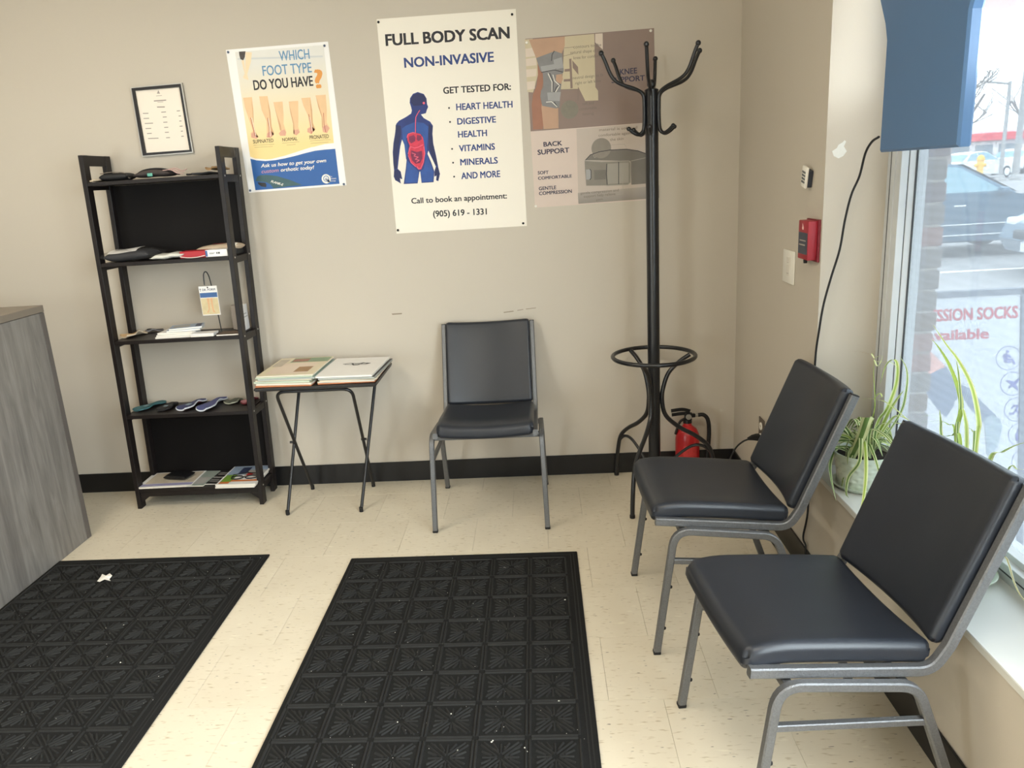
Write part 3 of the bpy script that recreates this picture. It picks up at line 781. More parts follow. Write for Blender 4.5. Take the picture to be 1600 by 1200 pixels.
ca_.polys('card_photo', [[(-.04, .004), (.04, .004), (.04, .08), (-.04, .08)]], mat('beach_photo', (206, 190, 150), .5, var=.2, scale=40), 1)
skin = mat('printed_skin', (214, 168, 128), .5, var=.12, scale=30)
ca_.polys('card_figure', [[(-.012, .08), (.0, .08), (-.002, .05), (-.004, .03), (-.012, .012), (-.02, .012), (-.010, .028), (-.009, .05)], [(.004, .08), (.016, .08), (.013, .05), (.014, .025), (.02, .012), (.01, .012), (.007, .03), (.006, .05)]], skin, 2)
ca_.text('DR. FORM', [(-.026, .114), (.034, .114), (-.026, .124)], m_navy, 2, .01)
ca_.strokes('card_mark', [[(-.035, .112), (-.035, .126)], [(-.038, .122), (-.032, .122)]], .002, m_navy, 2)
ca_.disc('hang_hole', (0, .129), .0035, blackm, 2)
wc = thing('leaflet_box', 'upright white box with grey print behind the right shelf post, third shelf', 'box', (-1.403, 3.485, ZB), .0)
obj('box_body', MB().box2((-.004, -.035, 0), (.018, .03, .118), .001), m_white, wc)
obj('box_front', MB().box2((-.05, -.002, 0), (-.004, .028, .116), .001), mat('grey_box_side', (150, 140, 130), .6), wc)
obj('printed_lines', MB().box2((.0181, -.028, .06), (.0184, .02, .064)).box2((.0181, -.028, .075), (.0184, .01, .079)), m_ltg, wc)

# second shelf packages
Z2 = shelf_z[1]+.0005
pk = thing('sock_package', 'dark folded garment in clear plastic with white label, left on the second shelf', 'package', (-1.845, 3.425, Z2), .08)
obj('garment', cushion(.20, .15, .042, 14, 12, 5, 2.2, lambda u, v: .004*math.sin(3*u)), mat('charcoal_knit', (44, 44, 48), .8, bump=.3, bscale=200), pk, (0, 0, .024), smooth=True)
obj('label_card', MB().grid(lambda a, b: (-.085+.13*a, -.066+.115*b, .0535+.004*math.sin(3*(-.8+1.3*a))-.012*(1-b)**4), 8, 8), m_white, pk, smooth=True)
obj('plastic_wrap', cushion(.235, .175, .05, 14, 12, 4, 2.0, lambda u, v: .003*math.sin(9*u+5*v)), wrap_m, pk, (.005, 0, .0265), smooth=True)
pp = thing('plastic_packet', 'flat white plastic packet between the dark package and red box, second shelf', 'packet', (-1.652, 3.400, Z2), .12)
obj('packet_body', cushion(.15, .12, .024, 14, 12, 4, 2.0, lambda u, v: .002*math.sin(7*u)+.004*u), mat('milky_plastic', (214, 214, 206), .35, var=.08, scale=15), pp, (0, 0, .0142), smooth=True)
obj('packet_seal', MB().box2((-.082, -.05, .008), (-.070, .05, .009)), white_pl, pp)
rb = thing('brace_carton', 'long carton, red at left and white printed at right, second shelf', 'box', (-1.488, 3.385, Z2), .02)
obj('red_end', MB().box2((-.105, -.03, 0), (.012, .05, .03), .002), mat('carton_red', (172, 34, 44), .45), rb)
obj('white_end', MB().box2((.0125, -.031, 0), (.112, .05, .031), .001), m_white, rb)
a_ = Art(rb, (0, 0)); 
obj('printed_bars', MB().box2((.062, -.0316, .012), (.066, -.0312, .02)).box2((.068, -.0316, .012), (.07, -.0312, .02)).box2((.0715, -.0316, .012), (.078, -.0312, .02)).box2((.03, -.0316, .016), (.055, -.0312, .018)).box2((.03, -.0316, .012), (.05, -.0312, .0135)), m_blk, rb)
obj('blue_strip', MB().box2((.0128, -.0315, .003), (.022, -.0311, .028)), m_blue, rb)
obj('white_rim', MB().tube(smoothpath([(-.104, -.0305, .008), (-.07, -.0315, .002), (-.03, -.0315, .002), (.01, -.0305, .008)], 4), .0018, 6), white_pl, rb, smooth=True)
fp = thing('beige_packet', 'beige packet with red lettering lying behind the red and white carton', 'packet', (-1.455, 3.475, Z2), -.05)
obj('packet_body', cushion(.21, .085, .04, 12, 10, 4, 2.0, lambda u, v: .006*u), mat('beige_card', (190, 172, 150), .55, var=.1), fp, (0, 0, .028), smooth=True)
obj('packet_print', MB().grid(lambda a, b: (-.03+.06*a, -.02+.03*b, .0495), 2, 2), m_red, fp)
bw = thing('shoe_packet', 'black and white packet at the right end of the second shelf, behind the post', 'packet', (-1.368, 3.475, Z2), .0)
obj('packet_base', MB().box2((-.022, -.045, 0), (.008, .04, .028), .003), rubber, bw); obj('packet_top', MB().prism([(-.04, .012), (-.01, .03), (-.02, .05), (-.042, .045)], -.018, .005, 'x'), white_pl, bw)

# top shelf bits
Z1 = shelf_z[0]+.0005
po = thing('black_pouch', 'black folded strap pouch with grey edge, left on the top shelf', 'pouch', (-1.85, 3.43, Z1), .04)
obj('pouch_body', cushion(.125, .10, .034, 12, 10, 5, 2.2), mat('black_nylon', (24, 24, 26), .6, bump=.3, bscale=400), po, (0, 0, .0175), smooth=True)
obj('pouch_strap', MB().sweep(smoothpath([(-.06, -.03, .034), (-.01, -.03, .038), (.035, -.028, .034), (.055, -.026, .024), (.0605, -.026, .008)], 5), rectprof(.02, .003, .001), up=(0, 1, 0)), mat('grey_webbing', (118, 108, 98), .7), po)
sb = thing('strapped_brace', 'dark brace with teal tab and pale pink straps, middle of the top shelf', 'brace', (-1.675, 3.43, Z1), -.03)
obj('brace_body', cushion(.17, .09, .034, 14, 10, 3, 2.0, lambda u, v: .006*math.cos(2*u)), mat('brace_fabric', (62, 54, 52), .75, var=.25, scale=30), sb, (0, 0, .0185), smooth=True)
obj('black_band', MB().sweep(smoothpath([(-.09, -.02, .012), (-.045, -.02, .036), (.02, -.02, .042), (.07, -.02, .032), (.115, -.02, .012)], 5), rectprof(.022, .005, .001), up=(0, 1, 0)), rubber, sb, smooth=True)
obj('teal_tab', MB().box((-.005, -.046, .016), (.024, .006, .014), None, .002), mat('teal_tab', (104, 176, 158), .5), sb)
for k in range(3):
    obj('pink_strap', MB().sweep(smoothpath([(.04, -.03+.02*k, .03), (.085, -.03+.02*k, .032+.004*k), (.115, -.032+.02*k, .016+.006*k), (.14, -.03+.02*k, .012+.01*k)], 4), rectprof(.012, .003, .001), up=(0, 1, 0)), mat('pale_pink_webbing', (206, 172, 164), .6), sb)
q = [(-1.6354,2.9124,1.541),(-1.6383,2.9802,1.541),(-1.4828,3.3326,1.541),(-1.4146,3.3387,1.541),(-1.3654,3.1661,1.541),(-1.2849,3.1678,1.541)]
insole('small tan insole tip at the left end of the top shelf', (-1.945, 3.36), (-1.93, 3.52), .06, Z1, beige, cream_e, None, .008)
insole('dark flat insole at the right of the top shelf', (-1.50, 3.37), (-1.40, 3.50), .08, Z1, dkfab, dkfab, None, .006)
insole('tan leather insole lying over the dark one at the right of the top shelf', (-1.43, 3.42), (-1.385, 3.52), .07, Z1+.018, cork, cork, None, .02)

# ------------------------------------------------------------------ tray table and its magazines
TT = Vector((-1.02, 3.36, 0))
tt = thing('tray_table', 'small black folding tray table loaded with magazines, right of the shelf unit', 'table', TT)
ZT = .622
wobj('tabletop', MB().box2((-1.268, 3.165, ZT-.016), (-.728, 3.545, ZT-.002), .004, 2), mat('tray_top', (46, 42, 40), .5, var=.15), tt)
wobj('top_rim', MB().box2((-1.270, 3.160, ZT-.010), (-.726, 3.170, ZT), .002).box2((-1.270, 3.170, ZT-.010), (-1.262, 3.545, ZT), .002).box2((-.734, 3.170, ZT-.010), (-.726, 3.545, ZT), .002), blackm, tt)
fl = [(-1.180, 3.505, .008), (-1.185, 3.19, ZT-.026), (-.842, 3.19, ZT-.026), (-.872, 3.510, .008)]
l1 = wobj('front_leg_tube', MB().tube(fillet(fl, .045, 6), .0075, 10, up=(1, 0, 0)), blackm, tt, smooth=True)
rl = [(-1.213, 3.208, .008), (-1.165, 3.50, ZT-.026), (-.795, 3.50, ZT-.026), (-.868, 3.214, .008)]
l2 = wobj('rear_leg_tube', MB().tube(fillet(rl, .03, 6), .0075, 10, up=(1, 0, 0)), blackm, tt, smooth=True)
for p, par in ((fl[0], l1), (fl[3], l1), (rl[0], l2), (rl[3], l2)):
    obj('foot_tip', MB().lathe([(0, 0), (.0095, 0), (.0095, .022), (0, .024)], 10), rubber, par, (p[0]-TT.x, p[1]-TT.y, 0), smooth=True)
for xx in (-1.196, -.855):
    wobj('pivot_bolt', MB().tube([(xx-.012, 3.352, .305), (xx+.014, 3.352, .305)], .006, 10), blackm, tt, smooth=True)
LW = ['lowest', 'second lowest', 'third from the bottom', 'fourth from the bottom', 'fifth from the bottom', 'second from the top', 'topmost']
mg = [mat('magazine_orange', (196, 110, 66), .4, var=.15), mat('magazine_cream', (220, 208, 180), .4, var=.1), mat('magazine_mint', (186, 198, 176), .4, var=.1), mat('magazine_aqua', (150, 170, 168), .4, var=.15), mat('magazine_ivory', (226, 216, 196), .4, var=.08)]
pgs = [mat('pages_orange', (206, 140, 96), .75, var=.15, scale=300, stretch=(.01, .01, 3)), pg, mat('pages_mint', (196, 204, 184), .75, var=.12, scale=300, stretch=(.01, .01, 3)), mat('pages_grey', (176, 180, 174), .75, var=.2, scale=300, stretch=(.01, .01, 3)), mat('pages_ivory', (230, 220, 198), .75, var=.08, scale=300, stretch=(.01, .01, 3))]
z_ = ZT+.0004
random.seed(3)
cols = [0, 1, 2, 4, 3, 2, 1]
hts = [.006, .0085, .009, .006, .0075, .006, .0055]
for i in range(7):
    ex = None
    if i == 6:
        ex = cover_print([('cover_photo', .28, .72, .98, .97, m_green if False else mat('sage_print', (128, 152, 120), .4, var=.3, scale=14)), ('cover_photo', .3, .76, .6, .92, mat('rust_print', (150, 96, 78), .4, var=.4, scale=50)), ('cover_panel', .12, .08, .85, .66, mat('peach_print', (222, 204, 186), .45, var=.03)), ('cover_photo', .58, .16, .84, .44, mat('bronze_print', (150, 112, 66), .4, var=.4, scale=60)), ('cover_photo', .04, .5, .22, .9, m_tan)])
    slab_item('magazine', LW[i]+' magazine of the left pile on the tray table', 'magazine', (-1.128+random.uniform(-.010, .010), 3.345+random.uniform(-.006, .006)), (.256, .338), random.uniform(-.06, .05)-.03, z_, hts[i], pgs[cols[i]], mg[cols[i]], 'left pile of magazines on the tray table', ex)
    z_ += hts[i]+.0004
z_ = ZT+.0004
cols = [0, 1, 4, 3, 2]; hts = [.005, .007, .006, .009, .006]; LW2 = ['lowest', 'second lowest', 'middle', 'second from the top']
for i in range(4):
    slab_item('magazine', LW2[i]+' magazine of the right pile on the tray table', 'magazine', (-.862+.004*i, 3.352-.002*i), (.255, .335), [.0, -.03, .02, -.06][i], z_, hts[i], [pgs[0], pgs[1], pgs[4], pgs[3]][i], [mg[0], mg[1], mg[4], m_dark][i], 'right pile of magazines on the tray table')
    z_ += hts[i]+.0004
t_ = slab_item('drawing_pad', 'white sheet pad with a small dark sketch on top of the right pile', 'paper', (-.865, 3.35), (.262, .342), -.05, z_, .008, paper_m, m_white)
a_ = Art(t_, (0, 0), .0082)
sk = mat('sketch_ink', (92, 92, 92), .6, var=.3, scale=90)
a_.strokes('sketch', [[(-.06, .045), (-.03, .06), (0, .05), (.03, .062), (.06, .04)], [(-.05, .035), (-.01, .03), (.02, .038), (.05, .03)], [(-.02, .055), (-.005, .02), (.015, .02), (.03, .055)], [(.03, .055), (.065, .05), (.05, .03)]], .008, sk, 1)

# ------------------------------------------------------------------ floor mats
def sq_mesh():
    """one moulded square: raised frame, crossed double ribs, leaf lobes"""
    mb = MB(); h = .0042; a = .066
    def bar(p, q, w, hh=h):
        p, q = Vector(p), Vector(q); d = (q-p).normalized(); n = Vector((-d.y, d.x))*w/2; m_ = n*.35
        b = [p+n, p-n, q-n, q+n]; t = [p+m_+d*w*.15, p-m_+d*w*.15, q-m_-d*w*.15, q+m_-d*w*.15]
        vb_ = [mb.bm.verts.new((v.x, v.y, 0)) for v in b]; vt = [mb.bm.verts.new((v.x, v.y, hh)) for v in t]
        mb.bm.faces.new(vt)
        for i in range(4): mb.bm.faces.new((vb_[i], vb_[(i+1) % 4], vt[(i+1) % 4], vt[i]))
    for s_ in (-1, 1):
        bar((-a+.004, s_*a), (a-.004, s_*a), .008); bar((s_*a, -a+.004), (s_*a, a-.004), .008)
    i_ = .050
    for sx in (-1, 1):
        for sy in (-1, 1):
            for o_ in (-.0055, .0055):
                dx, dy = o_*sy*.7, -o_*sx*.7
                bar((sx*.006+dx, sy*.006+dy), (sx*i_+dx, sy*i_+dy), .0065)
    for k in range(4):
        c, s_ = math.cos(k*PI/2), math.sin(k*PI/2)
        R2 = lambda x, y: (x*c-y*s_, x*s_+y*c)
        bar(R2(.012, .0), R2(.048, .0), .006, h*.8)
        bar(R2(.024, .007), R2(.050, .022), .007); bar(R2(.024, -.007), R2(.050, -.022), .007)
        bar(R2(.020, .006), R2(.030, .020), .005, h*.8) if k % 2 else bar(R2(.038, .028), R2(.05, .036), .005, h*.8)
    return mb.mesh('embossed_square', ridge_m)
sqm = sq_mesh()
def floor_mat(label, x0, x1, y0, y1, gx0, gy1, ncol, nrow, pitch=.1415):
    t_ = thing('floor_mat', label, 'mat', ((x0+x1)/2, (y0+y1)/2, 0), 0, 'black entrance mats')
    c = ((x0+x1)/2, (y0+y1)/2)
    mb = MB().box((0, 0, .0035), (x1-x0, y1-y0, .0068), None, .003, 2)
    obj('mat_base', mb, carpet_m, t_, smooth=True)
    eb = MB()
    for k, (ins, w) in enumerate(((.016, .005), (.027, .005))):
        X0, X1, Y0, Y1 = x0-c[0]+ins, x1-c[0]-ins, y0-c[1]+ins, y1-c[1]-ins
        eb.sweep([(X0, Y0, .0066), (X1, Y0, .0066), (X1, Y1, .0066), (X0, Y1, .0066)], [(-.0006, -w/2), (.0014, -w/3), (.0014, w/3), (-.0006, w/2)], (0, 0, 1), True)
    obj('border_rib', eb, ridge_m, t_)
    for i in range(ncol):
        for j in range(nrow):
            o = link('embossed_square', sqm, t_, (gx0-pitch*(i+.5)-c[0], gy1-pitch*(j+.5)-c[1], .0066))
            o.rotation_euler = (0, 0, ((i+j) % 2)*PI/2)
    return t_
floor_mat('black moulded floor mat in front of the wall chair, middle of the photo', -.806, .1, 1.21, 2.752, .0565, 2.708, 6, 10)
floor_mat('black moulded floor mat along the grey desk with a torn paper scrap on it', -2.068, -1.162, 1.21, 2.81, -1.207, 2.768, 6, 11)
ps = thing('paper_scrap', 'torn crumpled white paper scrap on the mat beside the desk', 'paper scrap', (-1.83, 2.66, .0095))
random.seed(5)
mb = MB(); q = [(-1.788,2.6106,0.01),(-1.7922,2.6455,0.01),(-1.7985,2.6661,0.01),(-1.7732,2.6495,0.01),(-1.7685,2.6694,0.01),(-1.7459,2.6479,0.01),(-1.7509,2.6332,0.01),(-1.7342,2.6125,0.01),(-1.7613,2.6189,0.01),(-1.7743,2.605,0.01)]
cx_ = sum(p[0] for p in q)/len(q); cy_ = sum(p[1] for p in q)/len(q)
ps.location = (cx_, cy_, .0092)
top_ = [mb.bm.verts.new((p[0]-cx_, p[1]-cy_, random.uniform(.001, .009))) for p in q]; mid = mb.bm.verts.new((0, 0, .012))
for i in range(len(q)): mb.bm.faces.new((top_[i], top_[(i+1) % len(q)], mid))
sol = obj('crumpled_sheet', mb, mat('tissue_white', (236, 232, 224), .8), ps); md = sol.modifiers.new('thick', 'SOLIDIFY'); md.thickness = .0006
# lint and crumbs scattered over the mats: uncountable
mb = MB(); random.seed(8)
def crumb(x, y, r):
    for f in (((0, 1, 0), (1, 0, 0), (0, 0, 1)), ((0, 1, 0), (0, 0, 1), (-1, 0, 0)), ((-1, 0, 0), (0, 0, 1), (0, -1, 0)), ((0, -1, 0), (0, 0, 1), (1, 0, 0))):
        k = random.uniform(.6, 1.4)
        mb.poly([(x+p[0]*r*k, y+p[1]*r, .0085+p[2]*r*.8) for p in f])
for k in range(230):
    if random.random() < .55: crumb(random.uniform(-.79, .08), random.uniform(1.6, 2.73), random.uniform(.0006, .0017))
    else: crumb(random.uniform(-2.0, -1.18), random.uniform(1.5, 2.78), random.uniform(.0006, .0017))
for p in [(-1.5179,2.3073,0.009),(-1.5714,2.2899,0.009),(-1.41,2.0869,0.009),(-0.1789,1.7065,0.009),(0.0392,2.3925,0.009),(-0.2614,2.2823,0.009),(-0.182,1.7018,0.009),(-0.0884,1.6651,0.009),(-0.2696,1.6732,0.009),(-0.4485,1.7844,0.009),(-0.0936,1.679,0.009),(-0.3014,1.8145,0.009),(-0.0208,1.8022,0.009),(0.0004,1.8601,0.009)]: 
    crumb(p[0], p[1], .0032)
lint = obj('lint_specks', mb, mat('lint_white', (214, 210, 200), .8)); tag(lint, 'pale lint specks and crumbs scattered over both black mats', 'lint', kind='stuff')

# ------------------------------------------------------------------ framed price list
def frame_corners(q): return q
FO = [(-1.7914,1.9441),(-1.553,1.9477),(-1.5494,1.647),(-1.7918,1.6439)]
FP = [(-1.7749,1.9289),(-1.568,1.9311),(-1.5652,1.6603),(-1.7724,1.6596)]
fcx = sum(p[0] for p in FO)/4; fzb = min(p[1] for p in FO)
pf = thing('picture_frame', 'thin black and silver picture frame with a printed price list above the shelf unit', 'picture frame')
wall_frame(pf, fcx, fzb)
org = (fcx, fzb)
def ring_frame(outer, inner, z0, z1, m, name):
    mb = MB(); L_ = lambda p: (p[0]-org[0], p[1]-org[1])
    o_, i_ = [L_(p) for p in outer], [L_(p) for p in inner]
    for k in range(4):
        k2 = (k+1) % 4
        q4 = [o_[k], o_[k2], i_[k2], i_[k]]
        mb.prism(q4, z0, z1)
    return obj(name, mb, m, pf)
def inset(c, t):
    cx0 = sum(p[0] for p in c)/4; cz0 = sum(p[1] for p in c)/4
    w = abs(c[1][0]-c[0][0])/2; h_ = abs(c[3][1]-c[0][1])/2
    return [(cx0+(p[0]-cx0)*(1-t/w), cz0+(p[1]-cz0)*(1-t/h_)) for p in c]
silver = mat('frame_silver', (196, 194, 190), .3, .7); fblack = mat('frame_black', (24, 21, 24), .35)
ring_frame(FO, inset(FO, .004), .0005, .014, silver, 'frame_edge')
ring_frame(inset(FO, .004), FP, .0005, .012, fblack, 'frame_profile')
obj('backing', MB().prism([(p[0]-org[0], p[1]-org[1]) for p in FO], .0003, .003), fblack, pf)
obj('paper', MB().prism([(p[0]-org[0], p[1]-org[1]) for p in inset(FP, -.001)], .003, .004), mat('certificate_paper', (236, 226, 212), .6, var=.01), pf)
fa = Art(pf, org, .0041)
inkg = mat('print_grey', (150, 140, 132), .6); ink = mat('print_black', (30, 29, 36), .5, var=.02); inkb = mat('print_navy', (38, 62, 122), .5, var=.03)
inkl = mat('print_light_grey', (168, 158, 148), .6)
fa.strokes('printed_lines', [[[(-1.6962,1.8807)][0], [(-1.6412,1.8806)][0]], [[(-1.6864,1.854)][0], [(-1.6527,1.8523)][0]]], .0045, inkg)
fa.strokes('printed_lines', [[[(-1.6828,1.9012)][0], [(-1.657,1.9012)][0]], [[(-1.6811,1.8747)][0], [(-1.6553,1.8742)][0]]], .0022, inkl)
rowsL = [(-1.7573,1.8312),(-1.733,1.8302),(-1.758,1.8094),(-1.7337,1.8087),(-1.7561,1.7876),(-1.7191,1.7867),(-1.7562,1.7657),(-1.7318,1.765),(-1.7537,1.7437),(-1.7334,1.7433),(-1.7528,1.7218),(-1.7054,1.7206)]
rowsM = [(-1.6711,1.8309),(-1.6506,1.8308),(-1.6674,1.8095),(-1.6512,1.8093),(-1.6691,1.7871),(-1.6519,1.7869),(-1.6688,1.7648),(-1.6519,1.7646),(-1.6693,1.7434),(-1.653,1.7433),(-1.6679,1.72),(-1.6515,1.7199)]
rowsR = [(-1.5986,1.8315),(-1.585,1.8315),(-1.5937,1.8094),(-1.584,1.8094),(-1.5942,1.7876),(-1.5853,1.7879),(-1.5964,1.7652),(-1.584,1.7653),(-1.5942,1.7434),(-1.5863,1.7438),(-1.5957,1.7215),(-1.5859,1.7217)]
fa.strokes('printed_lines', [[a, b] for R_ in (rowsL, rowsM, rowsR) for a, b in zip(R_[::2], R_[1::2])], .0036, inkg)
fa.polys('crest', [[(-1.6689,1.9247),(-1.6779,1.9106),(-1.6636,1.9096)]], inkg)
fa.polys('crest', [[(-1.6713,1.9169),(-1.6745,1.9118),(-1.6681,1.9114)]], inkl, 2)

# ------------------------------------------------------------------ posters
glossy = mat('poster_paper', (236, 229, 216), .5, var=.015, scale=4)
def poster(label, corners, m=None):
    cx0 = (min(p[0] for p in corners)+max(p[0] for p in corners))/2; z0 = min(p[1] for p in corners)
    t_ = thing('poster', label, 'poster'); wall_frame(t_, cx0, z0)
    sheet(t_, corners, (cx0, z0), m or glossy)
    return t_, (cx0, z0), Art(t_, (cx0, z0), .0015)
# --- full body scan
K2 = [(-0.6514,2.1473),(-0.046,2.1451),(-0.0444,1.2284),(-0.6505,1.2286)]
t2, o2, A2 = poster('tall cream poster headed FULL BODY SCAN with a blue human figure, centre of the wall', K2)
pins(t2, [(-0.6438,2.1346),(-0.0629,2.1239),(-0.0605,1.2412),(-0.6423,1.2439)], o2, rubber)
A2.text('FULL BODY SCAN', [(-0.6212,2.0381),(-0.0777,2.0312),(-0.6194,2.084)], ink, 1, .034)
A2.text('NON-INVASIVE', [(-0.5474,1.9434),(-0.1519,1.9412),(-0.5464,1.9833)], inkb, 1, .028)
A2.text('GET TESTED FOR:', [(-0.3842,1.824),(-0.0842,1.8208),(-0.3839,1.851)], ink, 1, .03)
for s_, q in (('HEART HEALTH', [(-0.3318,1.7516),(-0.0811,1.747),(-0.3316,1.7789)]), ('DIGESTIVE', [(-0.3318,1.6907),(-0.1584,1.6889),(-0.3316,1.7173)]), ('HEALTH', [(-0.3322,1.6353),(-0.2018,1.6339),(-0.3321,1.6622)]),
              ('VITAMINS', [(-0.3321,1.575),(-0.17,1.5735),(-0.3319,1.6021)]), ('MINERALS', [(-0.3309,1.515),(-0.1608,1.5132),(-0.3308,1.5424)]), ('AND MORE', [(-0.3307,1.4546),(-0.1534,1.4534),(-0.3305,1.4831)])):
    A2.text(s_, q, inkb, 1, .028)
for p in [(-0.3636,1.7631),(-0.3636,1.7039),(-0.3632,1.5884),(-0.3632,1.5285),(-0.3631,1.4673)]: A2.disc('bullet', p, .0042, ink, 1, 10)
A2.text('Call to book an appointment:', [(-0.5682,1.3599),(-0.1285,1.357),(-0.5679,1.3844)], ink, 1, .022)
A2.text('(905) 619 - 1331', [(-0.473,1.2949),(-0.2246,1.2911),(-0.4726,1.3223)], ink, 1, .024)
halo = mat('print_halo', (246, 244, 242), .5); bodyb = mat('figure_blue', (30, 50, 116), .5, var=.3, scale=22); bodyl = mat('figure_light_blue', (38, 78, 150), .5, var=.3, scale=30); bodyd = mat('figure_dark_blue', (24, 34, 84), .5, var=.2, scale=40)
BODY = [(-0.4978,1.8388),(-0.5195,1.8326),(-0.534,1.8157),(-0.5374,1.7969),(-0.5326,1.7775),(-0.5305,1.7639),(-0.535,1.7508),(-0.5608,1.7371),(-0.5928,1.7237),(-0.6063,1.7111),(-0.6157,1.669),(-0.6264,1.6306),(-0.6335,1.5917),(-0.6355,1.5443),(-0.6348,1.5124),(-0.6392,1.4847),(-0.6336,1.4683),(-0.6198,1.4594),(-0.6088,1.4515),(-0.6129,1.4791),(-0.6069,1.4715),(-0.601,1.4719),(-0.6051,1.5046),(-0.6177,1.5174),(-0.6076,1.5664),(-0.597,1.613),(-0.5859,1.6436),(-0.5778,1.6196),(-0.5756,1.5762),(-0.5736,1.5523),(-0.5813,1.5131),(-0.5964,1.4492),(-0.5321,1.448),(-0.5192,1.4993),(-0.5159,1.4991),(-0.514,1.4489),(-0.4585,1.4487),(-0.4516,1.4971),(-0.4628,1.5375),(-0.4763,1.5739),(-0.4711,1.5873),(-0.4539,1.5448),(-0.443,1.5164),(-0.452,1.4931),(-0.4532,1.4732),(-0.4429,1.4766),(-0.4466,1.4568),(-0.4366,1.4514),(-0.4266,1.4836),(-0.4318,1.5117),(-0.4379,1.5636),(-0.4461,1.6151),(-0.4467,1.6581),(-0.4417,1.6927),(-0.4525,1.7107),(-0.4797,1.7279),(-0.4914,1.7441),(-0.469,1.7476),(-0.4624,1.7633),(-0.4563,1.7736),(-0.4605,1.7861),(-0.4606,1.8089),(-0.4711,1.8286)]
A2.polys('figure', [BODY], bodyb, 1)
A2.polys('figure_shade', [[(-0.4982,1.835),(-0.5178,1.8287),(-0.5301,1.8136),(-0.5325,1.7966),(-0.5199,1.7824),(-0.4832,1.7819),(-0.462,1.7919),(-0.4637,1.8111),(-0.4722,1.8249)], [(-0.6088,1.7074),(-0.5866,1.7021),(-0.5878,1.6672),(-0.6028,1.6173),(-0.6142,1.5628),(-0.6225,1.5196),(-0.6332,1.5163),(-0.6347,1.5483),(-0.6322,1.5916),(-0.6244,1.6304),(-0.6141,1.6689)], [(-0.4594,1.7015),(-0.4441,1.6889),(-0.4487,1.6582),(-0.4473,1.6152),(-0.4392,1.5636),(-0.4344,1.5199),(-0.447,1.5286),(-0.4602,1.5689),(-0.4675,1.6048),(-0.4658,1.6593)], [(-0.635,1.5105),(-0.6187,1.5154),(-0.6065,1.5027),(-0.6033,1.4745),(-0.6111,1.481),(-0.6101,1.4548),(-0.6313,1.4702),(-0.6373,1.4866)], [(-0.4432,1.5144),(-0.4326,1.511),(-0.4282,1.4837),(-0.4373,1.4539),(-0.4434,1.4606),(-0.4411,1.4785),(-0.4512,1.4771),(-0.4499,1.493)]], bodyd, 2)
A2.polys('figure_light', [[(-0.5816,1.6901),(-0.5641,1.7006),(-0.5219,1.7133),(-0.5236,1.6708),(-0.5588,1.6692),(-0.5674,1.6424),(-0.5634,1.6187),(-0.5668,1.5717),(-0.5753,1.5564),(-0.5778,1.6196),(-0.5835,1.6474)], [(-0.5138,1.7128),(-0.4815,1.7068),(-0.4624,1.6901),(-0.468,1.6439),(-0.4758,1.6053),(-0.4772,1.5739),(-0.489,1.547),(-0.4859,1.5784),(-0.4885,1.6257),(-0.494,1.6572),(-0.5177,1.6685)], [(-0.5715,1.5522),(-0.5547,1.5313),(-0.5375,1.5144),(-0.5221,1.4995),(-0.5325,1.4521),(-0.5901,1.4536),(-0.5772,1.5128)], [(-0.5159,1.4991),(-0.4982,1.5119),(-0.4893,1.5431),(-0.4778,1.5661),(-0.4638,1.5257),(-0.4561,1.4934),(-0.4624,1.4518),(-0.5116,1.4528)]], bodyl, 2)
org_r = mat('organ_red', (204, 50, 78), .5, var=.35, scale=70); org_p = mat('organ_pink', (226, 96, 122), .5, var=.2, scale=60); org_d = mat('organ_maroon', (120, 34, 76), .5, var=.35, scale=60)
A2.polys('organs', [[(-0.5615,1.6616),(-0.5422,1.6701),(-0.5219,1.6676),(-0.5018,1.6616),(-0.4909,1.6453),(-0.4885,1.6257),(-0.4877,1.61),(-0.4863,1.5784),(-0.4962,1.5356),(-0.5101,1.5087),(-0.5214,1.5074),(-0.5347,1.5221),(-0.554,1.5392),(-0.5644,1.5715),(-0.5586,1.6027),(-0.5535,1.6141),(-0.5616,1.6382)]], org_r, 3)
A2.polys('organs', [[(-0.554,1.6533),(-0.5308,1.6596),(-0.5237,1.6475),(-0.5271,1.632),(-0.5464,1.6235),(-0.5546,1.6338)], [(-0.5165,1.6587),(-0.4984,1.6536),(-0.4956,1.6379),(-0.5127,1.6311),(-0.5202,1.6394)]], org_d, 4)
A2.polys('organs', [[(-0.549,1.5942),(-0.525,1.5848),(-0.4998,1.5891),(-0.5007,1.5557),(-0.5127,1.5366),(-0.5337,1.534),(-0.5488,1.5508),(-0.5529,1.5748)]], org_d, 4)
A2.strokes('organ_lines', [[(-0.5518,1.6101),(-0.5317,1.603),(-0.5149,1.6058),(-0.4936,1.6143)], [(-0.5636,1.5794),(-0.5545,1.6024),(-0.5476,1.6099)], [(-0.4901,1.6062),(-0.4887,1.5747),(-0.4979,1.5397),(-0.5127,1.5128),(-0.5232,1.5115),(-0.5285,1.5218)], [(-0.5635,1.5715),(-0.5538,1.5412),(-0.5347,1.5221)], [(-0.5626,1.65),(-0.555,1.6651),(-0.534,1.6695),(-0.524,1.667)], [(-0.4952,1.7616),(-0.5043,1.7507),(-0.5152,1.7341),(-0.5194,1.7054),(-0.5228,1.6669)], [(-0.546,1.5822),(-0.53,1.5753),(-0.539,1.568),(-0.5187,1.5627),(-0.534,1.5538),(-0.5158,1.5487),(-0.5288,1.5416)]], .0035, org_p, 5)
A2.disc('figure_eye', [(-0.4743,1.7908)][0], .0055, org_p, 3, 10)
